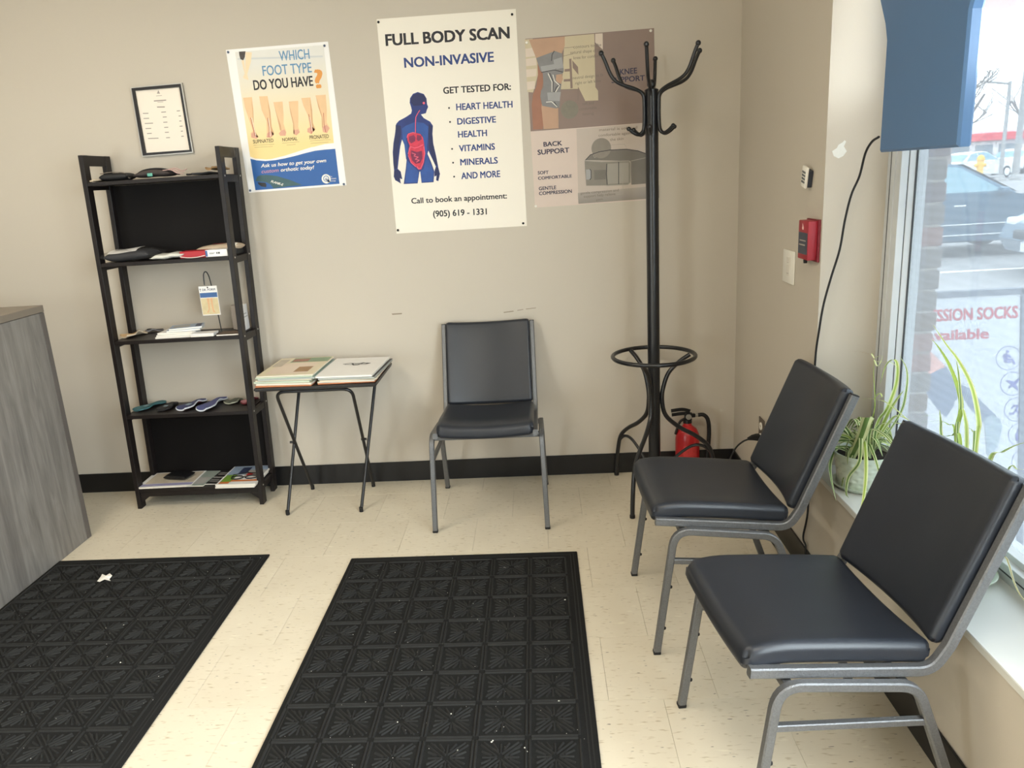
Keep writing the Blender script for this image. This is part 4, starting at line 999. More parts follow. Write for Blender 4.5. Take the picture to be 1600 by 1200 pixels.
# --- foot types
K1 = [(-1.3357,2.0709),(-0.875,2.073),(-0.8611,1.46),(-1.3212,1.454)]
t1, o1, A1 = poster('poster asking WHICH FOOT TYPE DO YOU HAVE beside the shelf unit', K1, mat('poster_white', (238, 236, 234), .45, var=.01))
pins(t1, [(-1.3256,2.0602),(-0.8919,2.0568),(-0.8725,1.4655),(-1.3126,1.4638)], o1, mat('pin_blue_grey', (70, 84, 110), .4))
def grad(name, top, bot, z0, z1):
    """paper printed with a vertical colour wash (in the sheet's own up direction)"""
    m = bpy.data.materials.new(name); m.use_nodes = True; nt = m.node_tree; N = nt.nodes; L = nt.links
    b = N['Principled BSDF']; b.inputs['Roughness'].default_value = .5
    tc = N.new('ShaderNodeTexCoord'); sx = N.new('ShaderNodeSeparateXYZ'); L.new(tc.outputs['Object'], sx.inputs[0])
    mr = N.new('ShaderNodeMapRange'); mr.inputs[1].default_value = z0; mr.inputs[2].default_value = z1; L.new(sx.outputs['Y'], mr.inputs[0])
    r = N.new('ShaderNodeValToRGB'); L.new(mr.outputs[0], r.inputs[0]); els = r.color_ramp.elements
    els[0].color = srgb(bot); els[1].color = srgb(top)
    L.new(r.outputs[0], b.inputs['Base Color']); return m
A1.polys('sand_picture', [[(-1.2947,2.0587),(-0.8955,2.0602),(-0.898,1.643),(-1.0042,1.6365),(-1.128,1.6078),(-1.2079,1.5948),(-1.2917,1.6067)]], grad('sand_wash', (222, 220, 214), (240, 214, 150), .2, .56), 1)
A1.polys('horizon_band', [[(-1.2855,2.0585),(-0.9005,2.0598),(-0.9055,2.0189),(-1.2187,2.0346),(-1.2893,2.0335)]], mat('pale_sky_print', (224, 222, 216), .5, var=.04), 2)
A1.polys('horizon_band', [[(-1.2876,2.0334),(-0.9049,2.0179),(-0.9051,2.0108),(-1.2881,2.026)]], mat('sea_print', (204, 206, 206), .5, var=.04), 2)
A1.polys('walker', [[(-1.2772,2.0594),(-1.2472,2.0588),(-1.2539,2.0355),(-1.263,2.0227),(-1.2753,2.0281),(-1.2776,2.0461)]], mat('shorts_print', (64, 56, 54), .5, var=.3, scale=80), 3)
A1.polys('walker', [[(-1.2483,2.0559),(-1.2194,2.0524),(-1.23,2.013),(-1.2537,1.9637),(-1.2507,1.9394),(-1.2694,1.9467),(-1.274,1.953),(-1.2646,1.9674),(-1.2714,2.0218),(-1.2596,2.024),(-1.2605,1.9732),(-1.2544,2.0147)]], mat('pale_skin_print', (238, 214, 178), .5, var=.06), 3)
A1.text('WHICH', [(-1.0998,2.0094),(-0.9634,2.0089),(-1.0976,2.0499)], mat('steel_blue_ink', (94, 142, 180), .5, var=.03), 3, .012)
A1.text('FOOT TYPE', [(-1.1829,1.9529),(-0.9606,1.9527),(-1.1788,1.994)], MATS['steel_blue_ink'], 3, .012)
A1.text('DO YOU HAVE', [(-1.2322,1.8963),(-0.961,1.8969),(-1.2279,1.9372)], ink, 3, .026)
A1.text('?', [(-0.9525,1.8866),(-0.9149,1.8865),(-0.9474,1.962)], mat('orange_ink', (222, 150, 70), .5), 3, .03)
legw = [mat('leg_skin', (230, 192, 148), .5, var=.1, scale=16), mat('leg_skin_shade', (210, 164, 122), .5, var=.1, scale=20), mat('heel_pink', (218, 164, 140), .5, var=.12, scale=40)]
legs = [[(-1.2869,1.8673),(-1.2462,1.8675),(-1.2473,1.8169),(-1.2549,1.7532),(-1.2506,1.7177),(-1.2394,1.6963),(-1.2517,1.6882),(-1.2744,1.6956),(-1.275,1.7134),(-1.2629,1.7244),(-1.272,1.7661),(-1.2849,1.8281)],
        [(-1.2133,1.8682),(-1.1744,1.867),(-1.1712,1.8003),(-1.1738,1.7362),(-1.1658,1.7034),(-1.1852,1.6884),(-1.2038,1.6911),(-1.1998,1.7085),(-1.194,1.761),(-1.2092,1.8086)],
        [(-1.1517,1.8396),(-1.1096,1.8396),(-1.1119,1.7877),(-1.1177,1.7443),(-1.1099,1.7086),(-1.1152,1.6928),(-1.1402,1.6944),(-1.145,1.705),(-1.1341,1.716),(-1.1426,1.7693)],
        [(-1.0818,1.8378),(-1.0382,1.8378),(-1.0462,1.7688),(-1.0523,1.7284),(-1.0475,1.7046),(-1.065,1.691),(-1.0781,1.6992),(-1.0741,1.7415),(-1.0801,1.7914)],
        [(-1.0229,1.8483),(-0.981,1.8484),(-0.98,1.7935),(-0.9834,1.7414),(-0.9761,1.7117),(-0.9957,1.6924),(-1.0133,1.7024),(-1.0115,1.7169),(-0.9995,1.7249),(-1.0015,1.7717),(-1.0176,1.8162)],
        [(-0.9569,1.8554),(-0.9105,1.8551),(-0.913,1.7949),(-0.9199,1.7373),(-0.9087,1.7132),(-0.9237,1.6922),(-0.9418,1.6978),(-0.944,1.7184),(-0.9403,1.7619),(-0.9505,1.806)]]
A1.polys('printed_legs', legs, legw[0], 2)
A1.polys('leg_shading', [[(-1.2508,1.8577),(-1.2492,1.8316),(-1.2489,1.8054),(-1.2549,1.7532),(-1.2522,1.7178),(-1.241,1.6964),(-1.2493,1.694),(-1.2562,1.718),(-1.2581,1.7534),(-1.2521,1.8056)], [(-1.1776,1.8557),(-1.1712,1.8003),(-1.1738,1.7362),(-1.1673,1.7035),(-1.1759,1.6981),(-1.1801,1.7366),(-1.1763,1.7977)], [(-1.151,1.8337),(-1.141,1.7809),(-1.1309,1.7393),(-1.1306,1.7188),(-1.1372,1.7163),(-1.1426,1.7693)], [(-1.0814,1.8291),(-1.0766,1.7941),(-1.0695,1.7412),(-1.0732,1.7004),(-1.0781,1.6992),(-1.0741,1.7415),(-1.0801,1.7914)], [(-0.9844,1.8457),(-0.98,1.7935),(-0.9834,1.7414),(-0.9761,1.7117),(-0.9869,1.7007),(-0.9887,1.7359),(-0.9862,1.7939)], [(-0.9545,1.8495),(-0.9455,1.8086),(-0.9366,1.7617),(-0.9394,1.7181),(-0.944,1.7184),(-0.9403,1.7619),(-0.9505,1.806)]], legw[1], 3)
A1.polys('heel', [[(-1.2718,1.7132),(-1.2569,1.7181),(-1.2416,1.6964),(-1.2516,1.6888),(-1.2733,1.6961)], [(-1.1994,1.7085),(-1.1778,1.7189),(-1.1673,1.7035),(-1.1851,1.689),(-1.2031,1.6916)], [(-1.1341,1.716),(-1.1177,1.7209),(-1.1106,1.7081),(-1.1157,1.6937),(-1.1394,1.6952),(-1.1438,1.7049)], [(-1.0757,1.7152),(-1.0538,1.7167),(-1.0482,1.704),(-1.0649,1.6922),(-1.0771,1.7)], [(-1.0108,1.7169),(-0.9886,1.7242),(-0.9777,1.7112),(-0.9957,1.693),(-1.0126,1.7029)], [(-0.9431,1.7184),(-0.9225,1.7287),(-0.91,1.7127),(-0.9242,1.6931),(-0.9411,1.6983)]], legw[2], 3)
A1.strokes('bone_lines', [[(-1.2652,1.7802),(-1.2602,1.7389),(-1.2563,1.7003)], [(-1.1873,1.7751),(-1.1867,1.7341),(-1.1924,1.6933)], [(-0.9976,1.7773),(-0.9942,1.7421),(-0.9954,1.6953)], [(-0.9296,1.7786),(-0.933,1.7323),(-0.9294,1.697)]], .0022, mat('bone_line_red', (176, 70, 58), .5), 4)
A1.strokes('bone_lines', [[(-1.259,1.7798),(-1.2555,1.7386),(-1.2516,1.7)], [(-1.1836,1.772),(-1.1824,1.7309),(-1.1857,1.6958)], [(-0.9944,1.7654),(-0.9916,1.7303),(-0.9924,1.7069)]], .0022, mat('bone_white', (244, 232, 216), .5), 4)
inkbr = mat('print_brown_black', (74, 62, 40), .5)
A1.text('SUPINATED', [(-1.2687,1.6692),(-1.1736,1.6696),(-1.268,1.6851)], inkbr, 3, .012)
A1.text('NORMAL', [(-1.1324,1.6702),(-1.0629,1.6708),(-1.1324,1.6844)], inkbr, 3, .012)
A1.text('PRONATED', [(-1.0062,1.671),(-0.9177,1.6712),(-1.0058,1.6872)], inkbr, 3, .012)
A1.strokes('small_print', [[(-1.2683,1.6611),(-1.1733,1.6601)], [(-1.2648,1.652),(-1.1809,1.6511)], [(-1.135,1.6624),(-1.056,1.6633)], [(-1.1158,1.6523),(-1.0747,1.6532)], [(-1.0056,1.6636),(-0.9114,1.6641)], [(-1.0038,1.6531),(-0.922,1.6535)]], .0018, mat('small_print_tan', (190, 168, 120), .6), 2)
blue_panel = mat('poster_blue', (38, 92, 160), .45, var=.18, scale=5)
wave = [(-1.2918,1.6041),(-1.2637,1.5952),(-1.2231,1.5896),(-1.1751,1.5908),(-1.1299,1.596),(-1.0846,1.603),(-1.0327,1.6129),(-0.9877,1.6199),(-0.9433,1.6221),(-0.8945,1.6226)]
wave2 = [(-1.2935,1.6144),(-1.269,1.6033),(-1.2222,1.5961),(-1.1743,1.5973),(-1.129,1.6035),(-1.0769,1.6136),(-1.0245,1.6281),(-0.9854,1.6384),(-0.9404,1.6462),(-0.8979,1.6476)]
A1.polys('wave_band', [[*wave2, *wave[::-1]]], mat('wave_white', (238, 236, 236), .5), 2)
A1.polys('blue_panel', [[*wave, *[(-0.8924,1.4684),(-1.2885,1.4636)]]], blue_panel, 2)
A1.polys('printed_insole', [[(-1.2816,1.5044),(-1.2708,1.5235),(-1.254,1.5288),(-1.2285,1.5285),(-1.1784,1.5205),(-1.1175,1.498),(-1.0663,1.4736),(-1.1273,1.4721),(-1.2018,1.4669),(-1.2138,1.4844),(-1.2299,1.4952),(-1.2582,1.4999)]], mat('insole_print_green', (60, 92, 98), .5, var=.2, scale=30), 3)
A1.polys('printed_insole', [[(-1.2729,1.4978),(-1.2365,1.494),(-1.233,1.4847),(-1.2361,1.4742),(-1.258,1.4786),(-1.2694,1.4884)]], m_blk, 4)
A1.text('FLANK-E', [(-1.2114,1.4946),(-1.1558,1.4748),(-1.2051,1.5034)], white_pl, 4, .03, True)
A1.text('Ask us how to get your own', [(-1.2477,1.5623),(-0.942,1.5672),(-1.2476,1.5785)], white_pl, 3, .018, True)
A1.text('custom', [(-1.2481,1.5369),(-1.167,1.5386),(-1.2474,1.5532)], mat('coral_ink', (196, 140, 150), .5), 3, .008, True)
A1.text('orthotic today!', [(-1.1577,1.5386),(-1.0006,1.5409),(-1.1571,1.5548)], white_pl, 3, .018, True)
A1.disc('logo_round', [(-0.9517,1.4938)][0], .021, white_pl, 3)
A1.polys('logo_round', [[(-0.95,1.4871),(-0.939,1.494),(-0.9367,1.4787),(-0.9447,1.4783)]], white_pl, 3)
A1.disc('logo_inner', [(-0.9516,1.4947)][0], .0135, blue_panel, 4, 20, .0105)
A1.strokes('logo_inner', [[(-0.9572,1.493),(-0.9529,1.4888),(-0.9467,1.4929)], [(-0.9541,1.4979),(-0.9543,1.4958)], [(-0.9487,1.4982),(-0.9489,1.4961)]], .003, blue_panel, 5)
A1.text('The', [(-0.9342,1.4997),(-0.9231,1.4999),(-0.9341,1.5057)], white_pl, 3); A1.text('Orthotic', [(-0.9337,1.49),(-0.9045,1.4906),(-0.9336,1.4966)], white_pl, 3); A1.text('Group', [(-0.9337,1.48),(-0.9088,1.4806),(-0.9335,1.487)], white_pl, 3)
# --- knee and back support
KA = [(-0.0111,2.0232),(0.5404,2.0273),(-0.0031,1.3077)]
K3 = [KA[0], KA[1], (KA[1][0]+KA[2][0]-KA[0][0], KA[1][1]+KA[2][1]-KA[0][1]), KA[2]]
t3, o3, A3 = poster('mauve and pink knee support and back support poster behind the coat rack', K3, mat('poster_pink_grey', (208, 190, 178), .5, var=.03))
pins(t3, [*[(-0.006,2.0071),(0.5259,2.0175),(0.0004,1.3144)]], o3, white_pl, .0062)
upL = [(-0.0098,1.6459),(0.5419,1.6554)]
wt, wtd = Vector(K3[1])-Vector(K3[0]), Vector(K3[3])-Vector(K3[0])
def P3(u, v): p = Vector(K3[0])+wt*u+wtd*v; return (p.x, p.y)
vm = .535
mauve = mat('print_mauve', (138, 118, 108), .5, var=.08, scale=5)
A3.polys('mauve_panel', [[P3(0, 0), P3(1, 0), P3(1, vm), P3(0, vm)]], mauve, 1)
slat = mat('print_slats', (212, 196, 180), .5, var=.06); crm = mat('print_cream', (198, 184, 154), .5, var=.08, scale=9)
A3.polys('cream_patch', [[(-0.014,2.0203),(0.0204,2.0215),(0.0366,1.9207),(0.0364,1.8739),(0.0205,1.8242),(0.0117,1.8029),(-0.0133,1.8064)], [(0.1572,2.0207),(0.2857,2.0222),(0.2847,1.8064),(0.2958,1.7912),(0.2955,1.7511),(0.2378,1.7527),(0.2144,1.8032),(0.1337,1.8075),(0.1461,1.8808)]], crm, 2)  # cream patches laid over the mauve panel
A3.polys('blind_slats', [[(-0.0132,1.983),(0.0274,1.9855),(0.0323,1.9514),(-0.0126,1.9491)], [(-0.013,1.942),(0.0308,1.9443),(0.0325,1.9138),(-0.0129,1.9126)], [(-0.0136,1.8989),(0.0326,1.8994),(0.0284,1.869),(-0.014,1.8679)], [(-0.0139,1.8483),(0.0225,1.8495),(0.0202,1.8177),(-0.0129,1.8148)], [(0.2895,2.0219),(0.3215,2.0221),(0.3206,1.9563),(0.2886,1.9886)]], slat, 3)
A3.polys('mauve_bar', [[(0.1747,1.9291),(0.1843,1.9302),(0.1858,1.8094),(0.1761,1.8083)], [(0.1541,1.8893),(0.1771,1.8895),(0.1775,1.8787),(0.1529,1.8786)], [(0.1487,1.8482),(0.1756,1.8478),(0.176,1.8377),(0.1476,1.8381)], [(0.1878,1.9228),(0.2116,1.8943),(0.2125,1.8619),(0.1887,1.8923)], [(0.209,1.8151),(0.2379,1.7549),(0.2147,1.7528),(0.2079,1.7825)]], mauve, 3)  # mauve bars across the cream patches
leg3 = mat('photo_skin', (184, 148, 122), .5, var=.14, scale=12); leg3d = mat('photo_skin_dark', (156, 108, 86), .5, var=.15, scale=14)
A3.polys('rear_leg', [[(0.0366,1.9207),(0.0594,1.8723),(0.0579,1.8398),(0.042,1.7862),(0.0509,1.7268),(0.0536,1.6822),(0.0473,1.6468),(0.0042,1.6474),(0.0035,1.7521),(0.0114,1.7956),(0.0284,1.8273),(0.0364,1.8739)]], leg3d, 3)
A3.polys('front_leg', [[(0.0039,2.0191),(0.1591,2.0205),(0.1577,1.9836),(0.1411,1.9492),(0.1412,1.8523),(0.1318,1.8094),(0.1313,1.7949),(0.1192,1.7334),(0.1176,1.646),(0.0512,1.6466),(0.0456,1.7383),(0.059,1.8216),(0.0578,1.8796),(0.0366,1.9207),(0.0319,1.9425)]], leg3, 4)
br1 = mat('brace_grey', (132, 130, 130), .6, var=.12, scale=30); br2 = mat('brace_light_grey', (160, 158, 158), .6, var=.08); br3 = mat('brace_dark_line', (52, 50, 54), .6)
A3.polys('knee_brace', [[(0.0319,1.9425),(0.1151,1.9652),(0.1451,1.9525),(0.15,1.8806),(0.1419,1.8703),(0.115,1.8685),(0.1176,1.8394),(0.1365,1.8291),(0.1313,1.7949),(0.125,1.733),(0.1093,1.7296),(0.0498,1.7446),(0.0437,1.7825),(0.0468,1.8078),(0.059,1.8216),(0.0578,1.8796),(0.0468,1.8912)]], br1, 5)
A3.polys('brace_strap', [[(0.0494,1.9072),(0.1099,1.9128),(0.118,1.8971),(0.1089,1.8888),(0.0541,1.8828)], [(0.0735,1.798),(0.1333,1.7966),(0.1268,1.7594),(0.0759,1.7649)], [(0.106,1.9302),(0.1426,1.9384),(0.1486,1.895),(0.1197,1.8916),(0.1105,1.9012)]], br2, 6)
A3.disc('knee_cap', [(0.1289,1.8513)][0], .0155, leg3, 6, 18)
A3.strokes('brace_seams', [[(0.1113,1.9655),(0.1011,1.9502),(0.0982,1.9272)], [(0.0877,1.8776),(0.1015,1.8405),(0.0987,1.8)], [(0.1325,1.8276),(0.1148,1.8178),(0.1052,1.7985)], [(0.0522,1.8829),(0.1081,1.8888),(0.146,1.8772)], [(0.1034,1.7565),(0.1172,1.7335)]], .0028, br3, 7)
A3.strokes('brace_piping', [[(0.0807,1.8763),(0.0965,1.8409),(0.0948,1.8003)], [(0.1016,1.8695),(0.1082,1.8437),(0.1286,1.8242),(0.1102,1.7981)], [(0.0679,1.7589),(0.0911,1.7591),(0.1154,1.7355)]], .003, white_pl, 7)
A3.disc('swatch', [(0.1691,1.7209)][0], .0385, mat('swatch_grey', (128, 122, 108), .6, var=.12, scale=60), 4, 28)
cg = mat('print_mid_grey', (120, 108, 98), .6)
A3.strokes('callout_line', [[(0.1535,1.975),(0.1954,1.9756)], [(0.1447,1.9418),(0.1944,1.9491)], [(0.1336,1.8064),(0.2086,1.8035),(0.2071,1.7569)]], .0016, cg, 4)
for s_, q in (('contours to the', [(0.1952,1.9696),(0.3146,1.9709),(0.1956,1.9827)]), ('natural shape of the', [(0.1811,1.9482),(0.3197,1.9503),(0.1815,1.9606)]), ('knee for comfort', [(0.1936,1.926),(0.3078,1.9277),(0.1941,1.9384)]),
              ('neutral design to fit', [(0.187,1.8449),(0.321,1.8491),(0.1874,1.8571)]), ('right or left knee', [(0.1977,1.8224),(0.309,1.8265),(0.1982,1.8347)]), ('soft and', [(0.2257,1.7356),(0.2759,1.7366),(0.2261,1.7484)]), ('comfortable', [(0.2115,1.7144),(0.2888,1.7167),(0.2119,1.7265)]), ('lining', [(0.2263,1.6924),(0.2747,1.6944),(0.2266,1.7042)])):
    A3.text(s_, q, cg, 4)
ink3 = mat('print_indigo', (44, 40, 66), .5)
A3.text('KNEE', [(0.3919,1.8496),(0.4663,1.8515),(0.3909,1.8726)], ink3, 3, .02); A3.text('SUPPORT', [(0.3551,1.8186),(0.4991,1.82),(0.3541,1.8403)], ink3, 3, .02)
A3.polys('belt_photo', [[(0.1962,1.6378),(0.5458,1.6428),(0.558,1.3177),(0.1945,1.3135)]], mat('print_warm_grey', (190, 176, 164), .5, var=.04), 2)
A3.polys('belt_photo', [[(0.1932,1.3615),(0.5584,1.3716),(0.558,1.3177),(0.1945,1.3135)]], grad('floor_print', (176, 166, 156), (136, 128, 120), .0, .08), 3)
bl1 = mat('belt_grey', (134, 128, 118), .6, var=.12, scale=24); bl2 = mat('belt_inner', (118, 112, 104), .6, var=.15, scale=18); bl3 = mat('belt_light', (156, 150, 140), .6, var=.08)
A3.polys('belt_back', [[(0.2319,1.5023),(0.2545,1.5238),(0.2949,1.5354),(0.3423,1.5394),(0.4149,1.5383),(0.4654,1.5281),(0.5014,1.5135),(0.5338,1.4974),(0.5331,1.4018),(0.5001,1.3842),(0.4342,1.3828),(0.4322,1.4862)]], bl2, 4)
A3.polys('belt_front', [[(0.2282,1.4997),(0.3047,1.4899),(0.4249,1.4859),(0.4337,1.4719),(0.4289,1.3939),(0.4159,1.3857),(0.3242,1.3867),(0.2322,1.3909),(0.2287,1.4563)]], bl1, 5)
A3.polys('belt_pad', [[(0.3282,1.4803),(0.423,1.4797),(0.4226,1.3925),(0.328,1.3922)]], bl3, 6)
A3.polys('belt_pad', [[(0.269,1.4566),(0.3214,1.4548),(0.3204,1.4142),(0.2689,1.4138)]], bl2, 6)
A3.polys('belt_buckle', [[(0.2325,1.4614),(0.2497,1.4614),(0.2543,1.4547),(0.2534,1.4226),(0.2477,1.4172),(0.2323,1.4175)]], br2, 6)
A3.strokes('belt_seams', [[(0.2319,1.5023),(0.2545,1.5238),(0.2949,1.5343),(0.3423,1.5387),(0.4148,1.5376),(0.4654,1.5274),(0.5014,1.5128)], [(0.3264,1.4804),(0.3228,1.4362),(0.3261,1.3902)], [(0.3793,1.4842),(0.3775,1.3899)], [(0.2509,1.462),(0.2554,1.4546),(0.2545,1.4225),(0.2495,1.4164)]], .003, br3, 7)
A3.strokes('belt_piping', [[(0.2289,1.4996),(0.3047,1.4899),(0.4231,1.4875),(0.4328,1.4791),(0.43,1.3938),(0.4177,1.3846),(0.3241,1.386)], [(0.4358,1.486),(0.5012,1.496)]], .0035, bl3, 7)
A3.disc('swatch', [(0.3036,1.5489)][0], .0435, mat('swatch_warm_grey', (138, 130, 120), .6, var=.1, scale=60), 6, 30)
A3.strokes('callout_line', [[(0.3482,1.5601),(0.4062,1.5599),(0.4149,1.5436)], [(0.3966,1.4316),(0.395,1.3456),(0.3674,1.3437)], [(0.2672,1.5213),(0.2724,1.5104),(0.2797,1.5134)]], .0018, inkl, 7)
for s_, q in (('material is soft and', [(0.2964,1.6216),(0.4631,1.6223),(0.2967,1.6331)]), ('comfortable against', [(0.2929,1.5985),(0.4484,1.6007),(0.2932,1.61)]), ('the skin', [(0.3432,1.5772),(0.4029,1.5786),(0.3434,1.5894)]), ('gentle compression and', [(0.2052,1.3542),(0.3769,1.3576),(0.2055,1.3658)]), ('support help relieve', [(0.2195,1.3389),(0.3618,1.3422),(0.2198,1.3505)]), ('pain', [(0.2764,1.322),(0.3042,1.324),(0.2766,1.3311)])):
    A3.text(s_, q, cg, 5)
for s_, q in (('BACK', [(0.0477,1.5722),(0.1312,1.5728),(0.0475,1.5915)]), ('SUPPORT', [(0.0198,1.5387),(0.1618,1.5403),(0.02,1.5598)]), ('SOFT', [(0.0165,1.4534),(0.0653,1.4532),(0.0164,1.4677)]), ('COMFORTABLE', [(0.0165,1.43),(0.169,1.4314),(0.0161,1.4433)]), ('GENTLE', [(0.0181,1.3837),(0.0969,1.3847),(0.0177,1.3989)]), ('COMPRESSION', [(0.0179,1.3623),(0.1666,1.3642),(0.0174,1.3772)])):
    A3.text(s_, q, ink3, 3, .026)

# ------------------------------------------------------------------ things on the right wall
rc = thing('remote_control', 'small white remote control with dark buttons in a wall holder above the red alarm box', 'remote', (XR, 2.66, 1.357))
rc.rotation_euler = (.22, 0, 0)
obj('holder', MB().box2((-.016, -.019, .002), (-.0005, .019, .056), .002), mat('remote_holder', (44, 48, 58), .5), rc)
obj('remote_body', MB().box2((-.025, -.0225, .0), (-.0165, .0225, .068), .003, 2), white_pl, rc, smooth=True)
for i in range(4):
    for j in range(3):
        obj('button', MB().box((-.0253, -.011+.011*j, .018+.0105*i), (.0015, .0072, .0068), None, .0004), mat('remote_button', (66, 72, 78), .5), rc)
al = thing('alarm_box', 'red wall alarm box with dark grey front panel, between remote and light switch', 'alarm', (XR, 2.61, 1.122))
redb = mat('alarm_red', (156, 34, 48), .45, var=.05)
obj('alarm_body', MB().box2((-.036, -.056, .004), (-.0005, .038, .13), .003, 2), redb, al, smooth=True)
obj('back_plate', MB().box2((-.008, -.068, -.002), (-.0004, .044, .134), .001), mat('alarm_dark_red', (122, 26, 40), .5), al)
obj('front_panel', MB().box2((-.0372, -.052, .022), (-.0361, .032, .092), .0004), mat('alarm_panel_grey', (62, 66, 78), .5), al)
obj('panel_lettering', MB().box2((-.0376, -.04, .064), (-.0373, .018, .068)).box2((-.0376, -.034, .05), (-.0373, .022, .054)), inkl, al)
obj('flame_mark', MB().prism([(-.012, .102), (-.004, .1), (.002, .106), (-.002, .112), (-.001, .121), (-.008, .114), (-.013, .108)], -.0368, -.0361, 'x'), mat('alarm_mark', (226, 190, 186), .5), al)
obj('key_knob', MB().lathe([(0, -.012), (.006, -.012), (.007, -.002), (.004, .005), (0, .005)], 12, (-.018, .012, 0)), rubber, al, smooth=True)
sw = thing('light_switch', 'white two gang light switch plate with a dimmer below the red alarm box', 'switch', (XR, 2.836, 1.013))
obj('plate', MB().box2((-.006, -.062, 0), (-.0004, .062, .12), .003, 2), white_pl, sw, smooth=True)
obj('rocker', MB().box2((-.0085, -.022, .028), (-.0058, .012, .094), .001), mat('switch_rocker', (222, 216, 204), .4), sw)
obj('dimmer_slider', MB().box2((-.011, -.012, .068), (-.0084, .004, .076), .0008), white_pl, sw)
obj('slot_line', MB().box2((-.0087, -.016, .036), (-.0084, .006, .038)), inkl, sw)
ol = thing('wall_outlet', 'wall socket with two white receptacles and a dark plate, low behind the middle chair', 'outlet', (XR, 3.112, .288))
obj('plate', MB().box2((-.005, -.037, 0), (-.0004, .037, .116), .002, 2), mat('outlet_plate', (92, 82, 72), .45), ol, smooth=True)
for zz in (.034, .082):
    r_ = obj('receptacle', MB().lathe([(0, 0), (.0165, 0), (.0165, .003), (.0155, .004), (0, .004)], 20).move(Matrix.Translation((-.0048, 0, zz)) @ Matrix.Rotation(-PI/2, 4, 'Y')), white_pl, ol, smooth=True)
    for yy in (-.006, .006): obj('slot', MB().box((-.0089, yy, zz+.002), (.0006, .002, .008)), rubber, r_)
cd = thing('extension_lead', 'black power cord plugged into the low wall socket behind the middle chair', 'cord', (XR-.01, 3.112, .322))
o_ = cd.location.copy()
obj('plug', MB().sweep([(0, 0, 0), (-.012, 0, 0), (-.030, 0, -.001), (-.05, 0, -.006)], [(.012, -.013), (.012, .013), (-.012, .013), (-.012, -.013)], (0, 0, 1), scales=[1, 1, .75, .35]), rubber, cd, smooth=True)
pth = smoothpath([(.858, 3.112, .316), (.83, 3.115, .303), (.80, 3.118, .27), (.775, 3.12, .20), (.772, 3.11, .09), (.79, 3.05, .006), (.85, 2.9, .005), (.865, 2.75, .005), (.86, 2.62, .005), (.835, 2.54, .005), (.805, 2.53, .012)], 6)
obj('cord', MB().tube([p-o_ for p in pth], .0038, 8), rubber, cd, smooth=True)
ad = thing('power_adapter', 'black power adapter with a looped cord on the floor behind the middle chair', 'adapter', (.775, 2.49, 0), .5)
obj('adapter_body', MB().box((0, 0, .016), (.055, .10, .031), None, .004, 2), rubber, ad, smooth=True)
obj('cord_loop', MB().tube(smoothpath([(-.02, .02, .03), (-.07, .03, .035), (-.12, -.01, .02), (-.10, -.06, .006), (-.04, -.07, .006), (.0, -.06, .012)], 6), .0036, 8), rubber, ad, smooth=True)

# display panel hanging in the window
pn_m = mat('display_blue_grey', (76, 112, 154), .42, .0, var=.05, scale=2, spec=.5)
PX = .965; py = 2.075
dp = thing('hanging_display', 'dark blue grey hanging display panel with tapered neck, seen from behind at the window', 'display', (PX, py, 1.452))
def outl(g): return [(-.205+g, 0+g), (.205-g, 0+g), (.205-g, .29), (.222-g, .335), (.30-g, .46), (.30-g, .92-g), (-.30+g, .92-g), (-.30+g, .46), (-.222+g, .335), (-.205+g, .29)]
def ccw_loft(mb, a, xa, b, xb):
    va = [mb.bm.verts.new((xa, *p)) for p in a]; vb_ = [mb.bm.verts.new((xb, *p)) for p in b]
    n = len(va)
    for i in range(n): mb.bm.faces.new((va[i], va[(i+1) % n], vb_[(i+1) % n], vb_[i]))
    return va, vb_
mb = MB()
a0, b0 = ccw_loft(mb, outl(.006), 0, outl(0), .006); c0, d0 = ccw_loft(mb, outl(0), .006, outl(0), .026)
e0, f0 = ccw_loft(mb, outl(0), .026, outl(.005), .032)
mb.bm.faces.new(a0); mb.bm.faces.new(f0)
bmesh.ops.remove_doubles(mb.bm, verts=mb.bm.verts, dist=1e-5)
obj('housing', mb, pn_m, dp)
obj('screen', MB().box2((.0322, -.185, .02), (.0328, .185, .28)), mat('dark_screen', (18, 20, 24), .15), dp)
for yy in (-.2, .2):
    obj('hanging_rod', MB().tube([(.016, yy, .918), (.016, yy, ZC-1.452)], .006, 8), alu_m, dp)
obj('cable_socket', MB().box((.016, .2085, .043), (.012, .012, .014), None, .002), rubber, dp)
dc = thing('display_cable', 'thin black cable running from the hanging display down the pier edge to the floor', 'cable', (.9, 2.5, 0))
pth = [*[(0.98,2.3238,1.4946)], *[(0.9846,2.38,1.4827)], *[(0.9928,2.44,1.4516)], *[(0.9998,2.49,1.3861),(0.978,2.49,1.3297),(0.9629,2.49,1.2526),(0.9519,2.49,1.1638),(0.9304,2.49,1.0799),(0.9107,2.49,0.9923),(0.9004,2.49,0.9088)], *[(0.9,2.5109,0.8075),(0.9,2.5064,0.6314),(0.9,2.5137,0.4449),(0.9,2.5152,0.2532),(0.9,2.5479,0.1436),(0.9,2.5187,0.1234)]]
pth = smoothpath(pth, 6); last = pth[-1]; pth += smoothpath([last, (.893, last.y-.02, .05), (.87, last.y-.03, .005), (.83, 2.45, .005)], 4)[1:]
obj('cable', MB().tube([p-Vector((.9, 2.5, 0)) for p in pth], .0036, 8), rubber, dc, smooth=True)

